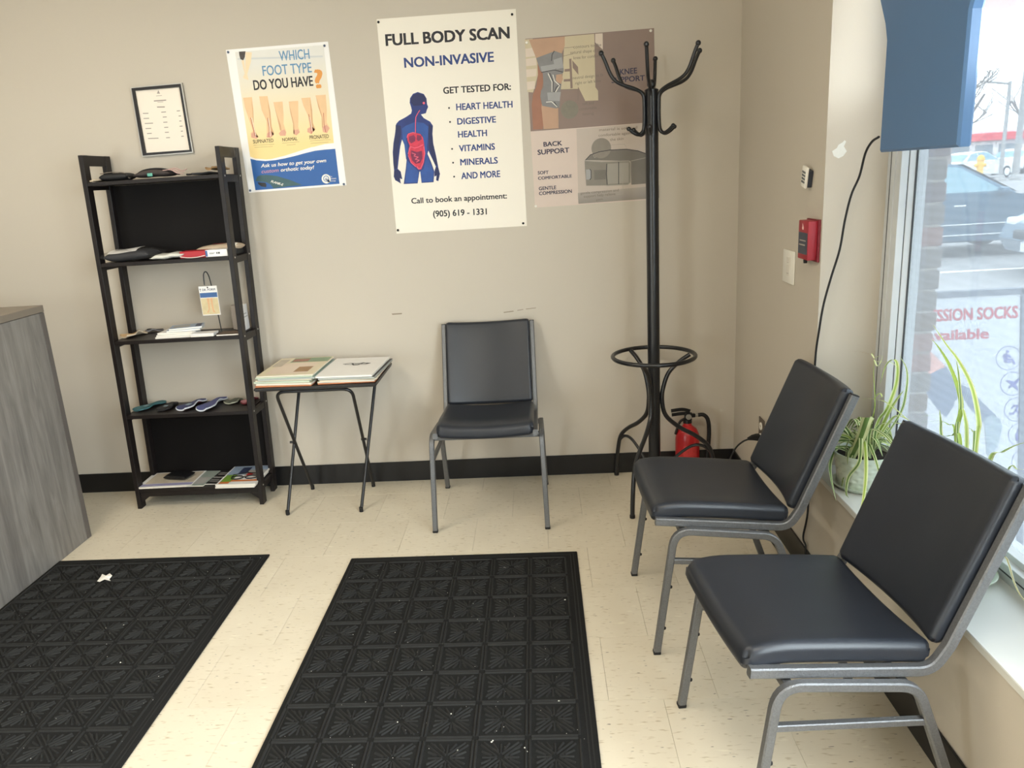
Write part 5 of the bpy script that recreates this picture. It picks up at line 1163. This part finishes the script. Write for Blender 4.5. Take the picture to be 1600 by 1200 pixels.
# ------------------------------------------------------------------ spider plants on the sill
lf_g = mat('leaf_green', (98, 130, 66), .45, var=.22, scale=25, spec=.4); lf_p = mat('leaf_pale_edge', (206, 214, 160), .45, var=.1, scale=25)
lf_y = mat('leaf_yellow_green', (156, 180, 78), .45, var=.15, scale=20); lf_d = mat('leaf_dry', (150, 118, 78), .7, var=.2); soil_m = mat('potting_soil', (46, 38, 34), .95, var=.5, scale=120, bump=1, bscale=160)
pot_m = mat('glazed_sage_pot', (206, 216, 200), .3, var=.06, scale=30, coat=.3)
def leaf(pts, w, root, par=None, mats=None, fold=.25, name='leaf', side=None, n=5):
    P = smoothpath(pts, n); N = len(P); mb = MB(); rows_ = []
    ch = P[-1]-P[0]; s_ = Vector(side) if side else Vector((1, 0, 0)).lerp(Vector((-ch.y, ch.x, 0)), .5)
    if s_.length < .02: s_ = Vector((1, .2, 0))
    for i, p in enumerate(P):
        t = i/(N-1); ww = w*min(1, .55+t*2)*max(.05, (1-t**2.5)**.8)/2
        tg = (P[min(i+1, N-1)]-P[max(i-1, 0)]).normalized()
        s_ = s_-tg*s_.dot(tg); s_ = s_.normalized() if s_.length > 1e-4 else Vector((0, 1, 0))
        nn = s_.cross(tg)
        rows_.append([mb.bm.verts.new(p + s_*ww*k + nn*ww*fold*abs(k)) for k in (-1, -.45, 0, .45, 1)])
    for a, b in zip(rows_, rows_[1:]):
        for j in range(4):
            f = mb.bm.faces.new((a[j], a[j+1], b[j+1], b[j])); f.material_index = 1 if j in (0, 3) else 0
    mb.move(Matrix.Translation(-root.location))
    return obj(name, mb, mats or [lf_g, lf_p], par or root, smooth=True)
def potted(label, c, r, h):
    t_ = thing('spider_plant', label, 'plant', (c[0], c[1], SILL+.0005))
    obj('saucer', MB().lathe([(0, 0), (r*.86, 0), (r*1.02, .012), (r*1.04, .016), (r*.98, .016), (r*.84, .006), (0, .006)], 36), pot_m, t_, smooth=True)
    def pr_(a, b):
        z = .0065+(h-.0065)*a; th = 2*PI*b
        rad = r*(.80+.2*a**.8)
        if .03 < a < .9:
            k = a*8; rad -= .0035*max(0, math.cos(th*14+(PI if int(k) % 2 else 0)))*math.sin((k % 1)*PI)
        return (rad*math.cos(th), rad*math.sin(th), z)
    mb = MB().grid(pr_, 48, 112)
    bmesh.ops.remove_doubles(mb.bm, verts=mb.bm.verts, dist=1e-5)
    obj('pot', mb, pot_m, t_, smooth=True)
    obj('pot_rim', MB().lathe([(r*.995, h-.004), (r*1.0, h), (r*.96, h+.001), (r*.93, h-.004), (r*.90, h-.03)], 40), pot_m, t_, smooth=True)
    obj('soil', MB().grid(lambda a, b: (r*.92*a*math.cos(2*PI*b), r*.92*a*math.sin(2*PI*b), h-.014+.004*math.sin(9*a+11*b*2*PI)*(1-a)), 8, 24), soil_m, t_, smooth=True)
    return t_
random.seed(21)
C1 = (1.005, 2.345)
p1 = potted('spider plant in a dimpled sage white pot on the sill, between the right chairs', C1, .088, .118)
ZR = SILL+.112
def B1(dx=0, dy=0): return (C1[0]+dx, C1[1]+dy, ZR)
big = [
 ([B1(-.01, -.01), *[(0.97,2.2511,0.6829)], *[(0.95,2.2478,0.6175),(0.95,2.3037,0.5342)], *[(0.94,2.3285,0.4599),(0.94,2.3397,0.3889)]], .030, None),
 ([B1(-.02, -.03), *[(0.97,2.2671,0.6036)], *[(0.945,2.1871,0.5726)], *[(0.925,2.1343,0.5176)], *[(0.895,2.0791,0.4647),(0.895,2.1141,0.3604)]], .013, [lf_y, lf_p]),
 ([B1(0, -.05), *[(1,2.3093,0.5832)], *[(0.975,2.2021,0.5778),(0.975,2.1663,0.5449)], *[(0.95,2.0907,0.5467)]], .010, None),
 ([B1(-.04, .02), *[(0.93,2.3718,0.5421)], *[(0.9,2.3391,0.5011)], *[(0.89,2.296,0.4644),(0.89,2.252,0.4141)]], .013, None),
 ([B1(-.02, 0), *[(0.96,2.2882,0.5924)], *[(0.94,2.3133,0.4987)], *[(0.93,2.3177,0.4209)]], .016, None),
 ([B1(-.02, -.02), *[(0.96,2.2707,0.636)], *[(0.94,2.2186,0.5566)], *[(0.93,2.2653,0.4861),(0.93,2.2772,0.4274),(0.93,2.2508,0.4195)]], .012, None),
 ([B1(.01, 0), *[(1.04,2.339,0.6389),(1.04,2.2851,0.6975)], *[(1.06,2.2827,0.7742),(1.06,2.2831,0.8299),(1.06,2.3106,0.8431)], *[(1.06,2.358,0.8114),(1.06,2.3887,0.7453)]], .014, [lf_y, lf_p]),
 ([B1(.03, 0), *[(1.06,2.2513,0.6828),(1.06,2.219,0.7623),(1.06,2.2219,0.8297),(1.06,2.272,0.8641)]], .009, None),
 ([B1(.02, 0), *[(1.02,2.2417,0.6877),(1.02,2.1892,0.7533),(1.02,2.1479,0.794)]], .014, [lf_y, lf_p]),
 ([B1(.02, -.02), *[(1,2.2546,0.6478),(1,2.1749,0.6903),(1,2.1055,0.7092),(1,2.0818,0.7057)]], .013, None),
 ([B1(0, -.03), *[(0.97,2.2279,0.65),(0.97,2.1521,0.6679),(0.97,2.0935,0.6612),(0.97,2.0601,0.6504)]], .012, None),
 ([B1(-.02, .01), *[(0.97,2.3069,0.6148),(0.97,2.3821,0.5804),(0.97,2.4486,0.5214),(0.97,2.4667,0.4921)]], .014, None),
 ([B1(-.02, .02), *[(1,2.3665,0.6103),(1,2.4194,0.5926),(1,2.4709,0.5843)]], .009, [lf_g, lf_g]),
 ([B1(.02, .01), *[(1.03,2.2335,0.6798),(1.03,2.1722,0.7094),(1.03,2.1178,0.7115)]], .013, [lf_y, lf_p]),
]
for pts, w, m_ in big: leaf(pts, w, p1, mats=m_)
for k in range(40):
    a = random.uniform(0, 2*PI); L_ = random.uniform(.09, .17); up = random.uniform(.03, .10)
    if math.cos(a) > .6: L_ = min(L_, .09)
    pts = [(C1[0]+.015*math.cos(a), C1[1]+.015*math.sin(a), ZR-.01), (C1[0]+L_*.35*math.cos(a), C1[1]+L_*.35*math.sin(a), ZR+up*.8), (C1[0]+L_*.75*math.cos(a), C1[1]+L_*.75*math.sin(a), ZR+up*.85), (C1[0]+L_*math.cos(a+.1), C1[1]+L_*math.sin(a+.1), ZR+up*.4-.01)]
    leaf(pts, random.uniform(.009, .015), p1, mats=random.choice([None, None, [lf_y, lf_p]]))
stem = leaf([B1(0, .03), *[(1,2.2858,0.6745),(1,2.2811,0.7331),(1,2.3006,0.8025),(1,2.3036,0.8518)]], .003, p1, mats=[lf_y, lf_y], name='runner')
for pts in ([(1,2.3036,0.8518),(1,2.2705,0.8675),(1,2.2411,0.8724)], [(1,2.3036,0.8518),(1,2.3232,0.8612),(1,2.315,0.867)], [(1,2.3027,0.846),(1,2.2509,0.8526),(1,2.2025,0.8662),(1,2.1536,0.8631)], [(1,2.303,0.8479),(1,2.2743,0.835),(1,2.2455,0.8733)]):
    leaf(pts, .005, p1, mats=[lf_p, lf_p], name='plantlet_leaf')
leaf([(1,2.3185,0.8602),(1,2.378,0.8526),(1,2.4259,0.8458),(1,2.4598,0.8359)], .0025, p1, mats=[lf_d, lf_d], name='dry_leaf')
for pts in ([(1,2.2894,0.7287),(1,2.2536,0.7572),(1,2.2351,0.7506),(1,2.2676,0.7331)], [(1,2.2892,0.7267),(1,2.3338,0.7156),(1,2.3747,0.6994)], [(1,2.2845,0.726),(1,2.2251,0.7416),(1,2.1501,0.7409),(1,2.0943,0.7356),(1,2.0486,0.7317)]):
    leaf(pts, .0055, p1, mats=[lf_y, lf_p], name='plantlet_leaf')
C2 = (1.012, 1.775)
p2 = potted('spider plant behind the nearest chair, only its tall leaves showing over the backrest', C2, .08, .11)
def B2(dx=0, dy=0): return (C2[0]+dx, C2[1]+dy, SILL+.1)
for pts, w, m_ in [
 ([B2(), *[(1.03,1.8772,0.7356),(1.03,1.8713,0.8219),(1.03,1.8875,0.8637),(1.03,1.9353,0.9126),(1.03,1.9883,0.9456),(1.03,2.0379,0.9657)]], .013, [lf_y, lf_y]),
 ([B2(0, -.02), *[(1.03,1.7904,0.7665),(1.03,1.7908,0.8149),(1.03,1.8203,0.8732),(1.03,1.8547,0.9087),(1.03,1.9103,0.9436),(1.03,1.9665,0.9673),(1.03,2.0376,1.0037)]], .013, [lf_y, lf_p]),
 ([B2(), *[(1.03,1.8743,0.7536),(1.03,1.8713,0.8219),(1.03,1.8818,0.8653),(1.03,1.8991,0.9135),(1.03,1.9124,0.9382)]], .009, None),
 ([B2(), *[(1.03,1.8327,0.7514),(1.03,1.8519,0.8114),(1.03,1.8671,0.8315)]], .012, [lf_y, lf_p]),
 ([B2(0, .02), *[(1.03,1.9421,0.7125),(1.03,1.9568,0.7604),(1.03,1.9687,0.7918)]], .009, None),
 ([B2(0, .03), *[(1.03,1.8857,0.7497),(1.03,1.9194,0.7658),(1.03,1.9635,0.7618),(1.03,2.0142,0.7434)]], .006, [lf_y, lf_y]),
 ([B2(0, .01), *[(1.03,1.8603,0.7416),(1.03,1.897,0.7441),(1.03,1.9262,0.7322),(1.03,1.9703,0.724)]], .010, [lf_y, lf_y]),
 ([B2(0, -.03), *[(1.03,1.8008,0.7628),(1.03,1.8101,0.7841),(1.03,1.828,0.7895)]], .008, None),
 ([B2(0, -.05), *[(1,1.6835,0.7565),(1,1.6416,0.7968),(1,1.5906,0.8331)], *[(1,1.5318,0.8625)]], .013, [lf_y, lf_p]),
 ([B2(-.0, -.05), *[(0.99,1.6018,0.7648),(0.99,1.565,0.7868),(0.99,1.5243,0.8001)]], .006, None),
 ([B2(.02, -.04), *[(1.06,1.6887,0.5174),(1.06,1.667,0.5091)], *[(1.04,1.6078,0.4938),(1.04,1.5786,0.4756),(1.04,1.5412,0.4696)]], .006, [lf_d, lf_p]),
]: leaf(pts, w, p2, mats=m_)
for k in range(14):
    a = random.uniform(0, 2*PI); L_ = random.uniform(.08, .13); up = random.uniform(.02, .07)
    if math.cos(a) > .5: L_ = .07
    pts = [(C2[0]+.015*math.cos(a), C2[1]+.015*math.sin(a), SILL+.1), (C2[0]+L_*.4*math.cos(a), C2[1]+L_*.4*math.sin(a), SILL+.1+up), (C2[0]+L_*.95*math.cos(a), C2[1]+L_*.95*math.sin(a), SILL+.1+up*.4)]
    leaf(pts, .011, p2)

# ------------------------------------------------------------------ outside the window
GZ = -.2
asph = mat('pale_asphalt', (136, 134, 134), .9, var=.12, scale=.8)
struct('parking_lot', MB().box2((3.4, -20, GZ-.3), (160, 160, GZ)), asph)
struct('sidewalk', MB().box2((1.24, -20, GZ-.3), (3.4, 40, GZ+.02), .01), mat('sidewalk_concrete', (182, 178, 170), .9, var=.06, scale=3))
for k, (ya, yb_) in enumerate(((8.0, 8.12), (10.9, 11.02))):
    struct('parking_line', MB().box2((4.2, ya, GZ), (9.5, yb_, GZ+.004)), mat('line_paint', (230, 228, 222), .8))
struct('wall_exterior', MB().box2((1.222, 2.535, GZ), (1.232, 9.5, 1.99)), mat('mortar', (168, 160, 152), .9))
ext = bpy.data.objects['wall_exterior']
brick_ms = [mat('brick_mauve', (120, 104, 106), .9, var=.15, scale=30), mat('brick_pink', (150, 112, 104), .9, var=.15, scale=30), mat('brick_grey', (128, 120, 116), .9, var=.15, scale=30), mat('brick_brown', (124, 106, 94), .9, var=.15, scale=30)]
bms = [MB().box((0, 0, 0), (.068, .075, .057), None, .004).mesh('brick', m) for m in brick_ms]
random.seed(4)
z_ = GZ+.05
while z_ < 1.96:
    c_ = random.choices(range(4), [4, 3, 3, 3] if z_ < 1.0 else [6, 1, 4, 1])[0]
    link('brick', bms[c_], ext, (1.2145+random.uniform(-.002, .006), 2.495, z_))
    z_ += .067
obj('mortar_core', MB().box2((1.182, 2.463, GZ), (1.2425, 2.533, 1.99)), MATS['mortar'], ext)
can = struct('canopy', MB().box2((1.235, .9, 2.0), (1.72, 9.4, 2.2)), mat('soffit_mauve', (176, 160, 164), .8))
obj('fascia', MB().box2((1.72, .9, 1.925), (1.75, 9.4, 2.2)), mat('fascia_white', (226, 222, 232), .6), can)

# sandwich board advertising compression socks
SYB = 3.06 - (.85+.2)*math.tan(math.radians(9))
sg = thing('sandwich_board', 'sandwich board outside the window lettered COMPRESSION SOCKS Available in red', 'sign')
sg.location = (1.56, SYB, GZ+.022); sg.rotation_euler = (math.radians(81), 0, 0)
so = (1.56, .022)
tc_ = [(1.8545,1.129),(1.5458,1.1157),(1.8914,1.0724)]
RXs, LXs, TV = tc_[2][0], 1.275, (tc_[0][1]+tc_[1][1])/2
fm = mat('sign_frame_grey', (92, 100, 116), .5)
mb = MB()
w_ = .028
for a_, b_ in (((LXs, .02), (RXs, .02+w_)), ((LXs, TV-w_*.8), (RXs, TV)), ((LXs, .02), (LXs+w_, TV)), ((RXs-w_*.8, .02), (RXs, TV))):
    mb.box2((a_[0]-so[0], a_[1]-so[1], -.012), (b_[0]-so[0], b_[1]-so[1], .006))
obj('sign_frame', mb, fm, sg)
obj('sign_face', MB().box2((LXs+.01-so[0], .03-so[1], -.010), (RXs-.01-so[0], TV-.01-so[1], .001)), mat('sign_white', (196, 200, 208), .5, var=.015), sg)
bk = MB().box2((LXs-so[0], .0-so[1], -.03), (RXs-so[0], TV-so[1], -.014)); 
bk.move(Matrix.Translation((0, TV-so[1], -.014)) @ Matrix.Rotation(math.radians(18), 4, 'X') @ Matrix.Translation((0, -TV+so[1], .014)))
obj('rear_leaf', bk, fm, sg)
AS = Art(sg, so, .0016)
sred = mat('sign_red', (178, 36, 58), .5, var=.02)
AS.text('COMPRESSION SOCKS', [(1.3589,1.0106),(1.8596,1.0091),(1.3589,1.0565)], sred, 1, .03)
AS.text('Available', [(1.4951,0.9362),(1.7511,0.9336),(1.495,0.9754)], sred, 1, .03)
navyp = mat('sign_legging', (92, 106, 134), .5, var=.2, scale=20); skp = mat('sign_skin', (214, 158, 148), .5, var=.1)
AS.polys('runner_leg', [[(1.4978,0.9131),(1.5338,0.8876),(1.5713,0.8485),(1.5897,0.8272),(1.5538,0.8119),(1.5244,0.7976),(1.4982,0.7907)]], skp, 1)
AS.polys('runner_leg', [[(1.4982,0.7907),(1.5244,0.7997),(1.5538,0.8153),(1.5897,0.8293),(1.6161,0.7851),(1.6414,0.7294),(1.6312,0.6957),(1.6168,0.686),(1.6235,0.6754),(1.591,0.6274),(1.5645,0.6506),(1.5314,0.7001),(1.4984,0.7359)], [(1.6424,0.7567),(1.6818,0.7378),(1.728,0.681),(1.7841,0.6238),(1.7422,0.5809),(1.7322,0.602),(1.6925,0.6449),(1.6593,0.6944)]], navyp, 2)
AS.polys('runner_leg', [[(1.7353,0.6156),(1.7678,0.6279),(1.7974,0.6095),(1.8062,0.5782),(1.7902,0.503),(1.7602,0.4454),(1.7467,0.4771),(1.7426,0.5465)]], mat('sign_sock', (142, 158, 172), .5, var=.1), 3)
icm = mat('sign_icon_blue', (84, 88, 160), .5)
ics = [(1.8265,0.8518),(1.8441,0.7494),(1.8599,0.6458),(1.8765,0.5443),(1.8912,0.4367)]
for i, c_ in enumerate(ics):
    AS.disc('icon_ring', c_, .0475, icm, 2, 30, .0455)
    X = lambda pts: [(c_[0]+x_*.001, c_[1]+y_*.001) for x_, y_ in pts]
    if i in (0, 4):
        AS.disc('icon_figure', X([(-4, 26)])[0], .006, icm, 3, 12)
        AS.strokes('icon_figure', [X([(-10, 18), (-5, -6), (14, -6), (22, -24)]), X([(-18, 12), (-12, -14), (8, -16)]), X([(-6, 12), (8, 4)])], .007, icm, 3)
    elif i == 1:
        AS.polys('icon_plane', [X([(26, 24), (30, 20), (12, -2), (22, -28), (16, -26), (0, -10), (-14, -18), (-18, -14), (-8, -4), (-26, 14), (-20, 16), (6, 8)])], icm, 3)
    elif i == 2:
        AS.disc('icon_figure', X([(12, 26)])[0], .006, icm, 3, 12)
        AS.strokes('icon_figure', [X([(6, 16), (-4, -4), (10, -14), (6, -30)]), X([(-4, -4), (-12, -16), (-26, -16)]), X([(-18, 6), (-10, 16), (6, 14), (14, 4), (26, 6)])], .0065, icm, 3)
    else:
        AS.polys('icon_bag', [X([(-18, -24), (18, -24), (20, 6), (-20, 6)])], icm, 3)
        AS.strokes('icon_bag', [X([(-12, 8), (-10, 24), (10, 24), (12, 8)])], .005, icm, 3)

# cars
def car(label, body_m, loc, rz, full=True):
    t_ = thing('car', label, 'car', loc, rz)
    gl_ = mat('car_glass', (96, 136, 150), .12, var=.05, spec=.8); tire = mat('tyre', (34, 34, 36), .8); chrome = mat('car_trim', (226, 228, 230), .3, .3)
    lower = [(-2.25, .32), (-2.3, .55), (-2.2, .85), (-2.05, .97), (-1.5, 1.0), (.75, .97), (1.1, .93), (1.9, .80), (2.22, .66), (2.3, .45), (2.2, .28), (1.75, .24), (-1.8, .24)]
    mb = MB().prism(lower, -.88, .88, 'y')
    bmesh.ops.bevel(mb.bm, geom=[e for e in mb.bm.edges if abs(e.verts[0].co.y-e.verts[1].co.y) < 1e-4], offset=.07, segments=2, affect='EDGES')
    obj('body', mb, body_m, t_, smooth=True)
    roof = [(-1.75, .96), (-1.15, 1.33), (-.75, 1.43), (-.2, 1.455), (.2, 1.41), (1.02, .94)]
    mb = MB(); a = [mb.bm.verts.new((x_, -.82+.2*(z-.95)/.5, z)) for x_, z in roof]; b = [mb.bm.verts.new((x_, .82-.2*(z-.95)/.5, z)) for x_, z in roof]
    mb.bm.faces.new(a[::-1]); mb.bm.faces.new(b)
    for i in range(len(a)): mb.bm.faces.new((a[i], a[(i+1) % len(a)], b[(i+1) % len(a)], b[i]))
    bmesh.ops.bevel(mb.bm, geom=list(mb.bm.edges), offset=.03, segments=2, affect='EDGES')
    obj('cabin', mb, body_m, t_, smooth=True)
    for s_ in (-1, 1):
        for quad in (((-1.45, 1.0), (-1.05, 1.32), (-.62, 1.39), (-.55, 1.0)), ((-.47, 1.0), (-.54, 1.395), (-.15, 1.41), (.18, 1.37), (.80, .99))):
            mb = MB(); mb.poly([(x_, s_*(.822-.2*(z-.95)/.5+.004), z) for x_, z in quad]); obj('side_window', mb, gl_, t_)
        obj('mirror', MB().box((.72, s_*.93, 1.0), (.12, .16, .11), None, .03, 2), body_m, t_, smooth=True)
        for x_ in (-.95, .12): obj('door_handle', MB().box((x_, s_*.885, .80), (.18, .02, .025), None, .006), chrome, t_)
        obj('rocker_trim', MB().box((-.05, s_*.885, .36), (2.5, .012, .02)), chrome, t_)
        obj('door_moulding', MB().box((-.1, s_*.885, .52), (2.0, .012, .018)), chrome, t_)
        for x_ in (-1.4, 1.4):
            wh = obj('wheel', MB().lathe([(0, -.1), (.28, -.1), (.32, -.07), (.32, .07), (.28, .1), (0, .1)], 24).move(Matrix.Translation((x_, s_*.80, .32)) @ Matrix.Rotation(PI/2, 4, 'X')), tire, t_, smooth=True)
            obj('hub_cap', MB().lathe([(0, 0), (.2, 0), (.2, .02), (.05, .03), (0, .03)], 16).move(Matrix.Translation((x_, s_*.895, .32)) @ Matrix.Rotation(-s_*PI/2, 4, 'X')), chrome, wh, smooth=True)
        obj('headlight', MB().box((2.12, s_*.66, .66), (.22, .3, .12), None, .03, 2), mat('lamp_glass', (220, 226, 230), .2), t_, smooth=True)
        obj('tail_light', MB().box((-2.2, s_*.7, .78), (.1, .24, .14), None, .02), mat('tail_red', (150, 30, 34), .3), t_)
    mb = MB(); mb.poly([(.24, -.62, 1.405), (1.0, -.78, .96), (1.0, .78, .96), (.24, .62, 1.405)]); mb.move(Matrix.Translation((.012, 0, .01))); obj('windscreen', mb, gl_, t_)
    mb = MB(); mb.poly([(-1.19, -.66, 1.32), (-1.72, -.78, .98), (-1.72, .78, .98), (-1.19, .66, 1.32)]); mb.move(Matrix.Translation((-.012, 0, .01))); obj('rear_window', mb, gl_, t_)
    obj('grille', MB().box((2.265, 0, .5), (.06, .9, .16), None, .02), mat('grille_dark', (40, 42, 46), .5), t_)
    obj('number_plate', MB().box((2.31, 0, .38), (.02, .32, .12)), chrome, t_)
    return t_
cA = car('dark blue grey car parked side on across the lot, seen through the window', mat('car_slate', (66, 96, 118), .3, .2, var=.03), (6.35, 13.2, GZ), 0)
cB = car('steel blue car whose front corner shows at the right edge, nearer than the slate car', mat('car_steel', (112, 128, 142), .3, .2, var=.03), (8.5, 9.9, GZ), PI-.1)
silver_c = mat('car_silver', (214, 214, 214), .3, .1, var=.03)
for i, (x_, y_, lab) in enumerate(((23.6, 44, 'pale silver far car left of the hydrant beyond the slate car'), (29.5, 50, 'pale silver far car right of the hydrant below the red roof'))):
    c_ = car(lab, silver_c, (x_, y_, GZ), .4+.3*i)
hy = thing('fire_hydrant', 'tiny yellow fire hydrant at the far side of the parking lot', 'hydrant', ([(20.7164,38,1.0288)][0][0], 38, GZ))
yel = mat('hydrant_yellow', (226, 176, 52), .5)
obj('barrel', MB().lathe([(0, 0), (.2, 0), (.2, .06), (.14, .08), (.14, 1.05), (.17, 1.08), (.17, 1.14), (.12, 1.26), (0, 1.34)], 16), yel, hy, smooth=True)
for s_ in (-1, 1): obj('nozzle_cap', MB().lathe([(0, 0), (.08, 0), (.08, .12), (0, .14)], 12).move(Matrix.Translation((s_*.12, 0, .85)) @ Matrix.Rotation(s_*PI/2, 4, 'Y')), yel, hy, smooth=True)
zs = [(41.4916,80,2.0187),(41.4428,80,2.5583),(46.4299,80,2.2973),(46.3979,80,2.5955)]
bd = thing('shop_building', 'long low pale building with a red fascia far behind the parked cars', 'building', (41, 80, GZ))
obj('wall', MB().box2((-12, 0, 0), (7.2, 8, zs[1][2]-GZ+.4)), mat('shop_wall', (214, 208, 206), .8, var=.05), bd)
obj('red_fascia', MB().box2((-12.3, -.6, zs[0][2]-GZ), (7.4, 8.2, zs[1][2]-GZ+.2), .05), mat('shop_red', (206, 58, 66), .6), bd)
for k in range(8): obj('shop_window', MB().box2((-11.2+2.2*k, -.05, .5), (-9.6+2.2*k, .05, zs[0][2]-GZ-.35)), mat('shop_glass', (120, 130, 138), .2), bd)
pole_m = mat('pole_grey', (150, 148, 146), .7)
for i, (px_, lab) in enumerate((([(22.8118,40,1.4524)][0][0], 'thin grey street light pole nearest the window frame, far outside'), ([(23.5035,40,1.4084)][0][0], 'thick grey utility pole at the right edge, far outside'))):
    pl_ = thing('street_pole', lab, 'pole', (px_, 40, GZ))
    obj('shaft', MB().tube([(0, 0, 0), (0, 0, 4.6+i*1.2)], .1+.06*i, 10, scales=[1, .7]), pole_m, pl_, smooth=True)
    obj('lamp_arm' if i == 0 else 'cross_arm', MB().tube([(0 if i == 0 else -1, 0, 4.5+i*1.0), (-1.4 if i == 0 else 1, 0, 4.7+i*.8)], .05, 6), pole_m, pl_)
    obj('pole_base', MB().lathe([(0, 0), (.25, 0), (.25, .1), (.15, .3), (0, .3)], 12), pole_m, pl_)
bark = mat('bare_bark', (126, 116, 112), .9, var=.2)
def bare_tree(label, x_, y_, h, seed):
    random.seed(seed)
    t_ = thing('bare_tree', label, 'tree', (x_, y_, GZ))
    trunk = MB(); tw = MB()
    def grow(p, d, L_, r, lev):
        pts = [p]; q = p.copy(); dd = d.copy()
        for k in range(4):
            dd = (dd+Vector((random.uniform(-.18, .18), random.uniform(-.18, .18), random.uniform(-.02, .14)))).normalized(); q = q+dd*L_/4; pts.append(q.copy())
        (trunk if lev < 2 else tw).tube(pts, r, 6 if lev < 2 else 4, scales=[1, .9, .8, .68, .55])
        if lev < 4:
            for k in range(4 if lev else 6):
                b = pts[random.randint(1 if lev else 2, 4)]
                nd = (dd*.6+Vector((random.uniform(-1, 1), random.uniform(-1, 1), random.uniform(.0, .7)))).normalized()
                grow(b, nd, L_*random.uniform(.5, .75), r*.5, lev+1)
    grow(Vector((0, 0, 0)), Vector((0, 0, 1)), h*.42, h*.018, 0)
    obj('trunk', trunk, bark, t_)
    o = obj('twigs', tw, bark, t_); o['kind'] = 'stuff'
bare_tree('bare leafless tree nearest the display panel, far outside the window', [(16.3169,32,1.5745)][0][0], 32, 8.5, 3)
bare_tree('second bare leafless tree at the right edge behind the utility pole', [(27.685,46,1.3607)][0][0], 46, 10, 9)
obj_w = thing('power_lines', 'two thin power lines crossing the white sky far outside', 'power lines', (35, 42, 5))
for k, (a_, b_) in enumerate(((7.2, 8.6), (5.6, 6.4))):
    obj('wire', MB().tube([(60*t-30, 0, a_-5+(b_-a_)*t+.8*(2*t-1)**2) for t in [i/16 for i in range(17)]], .03, 4), bark, obj_w)
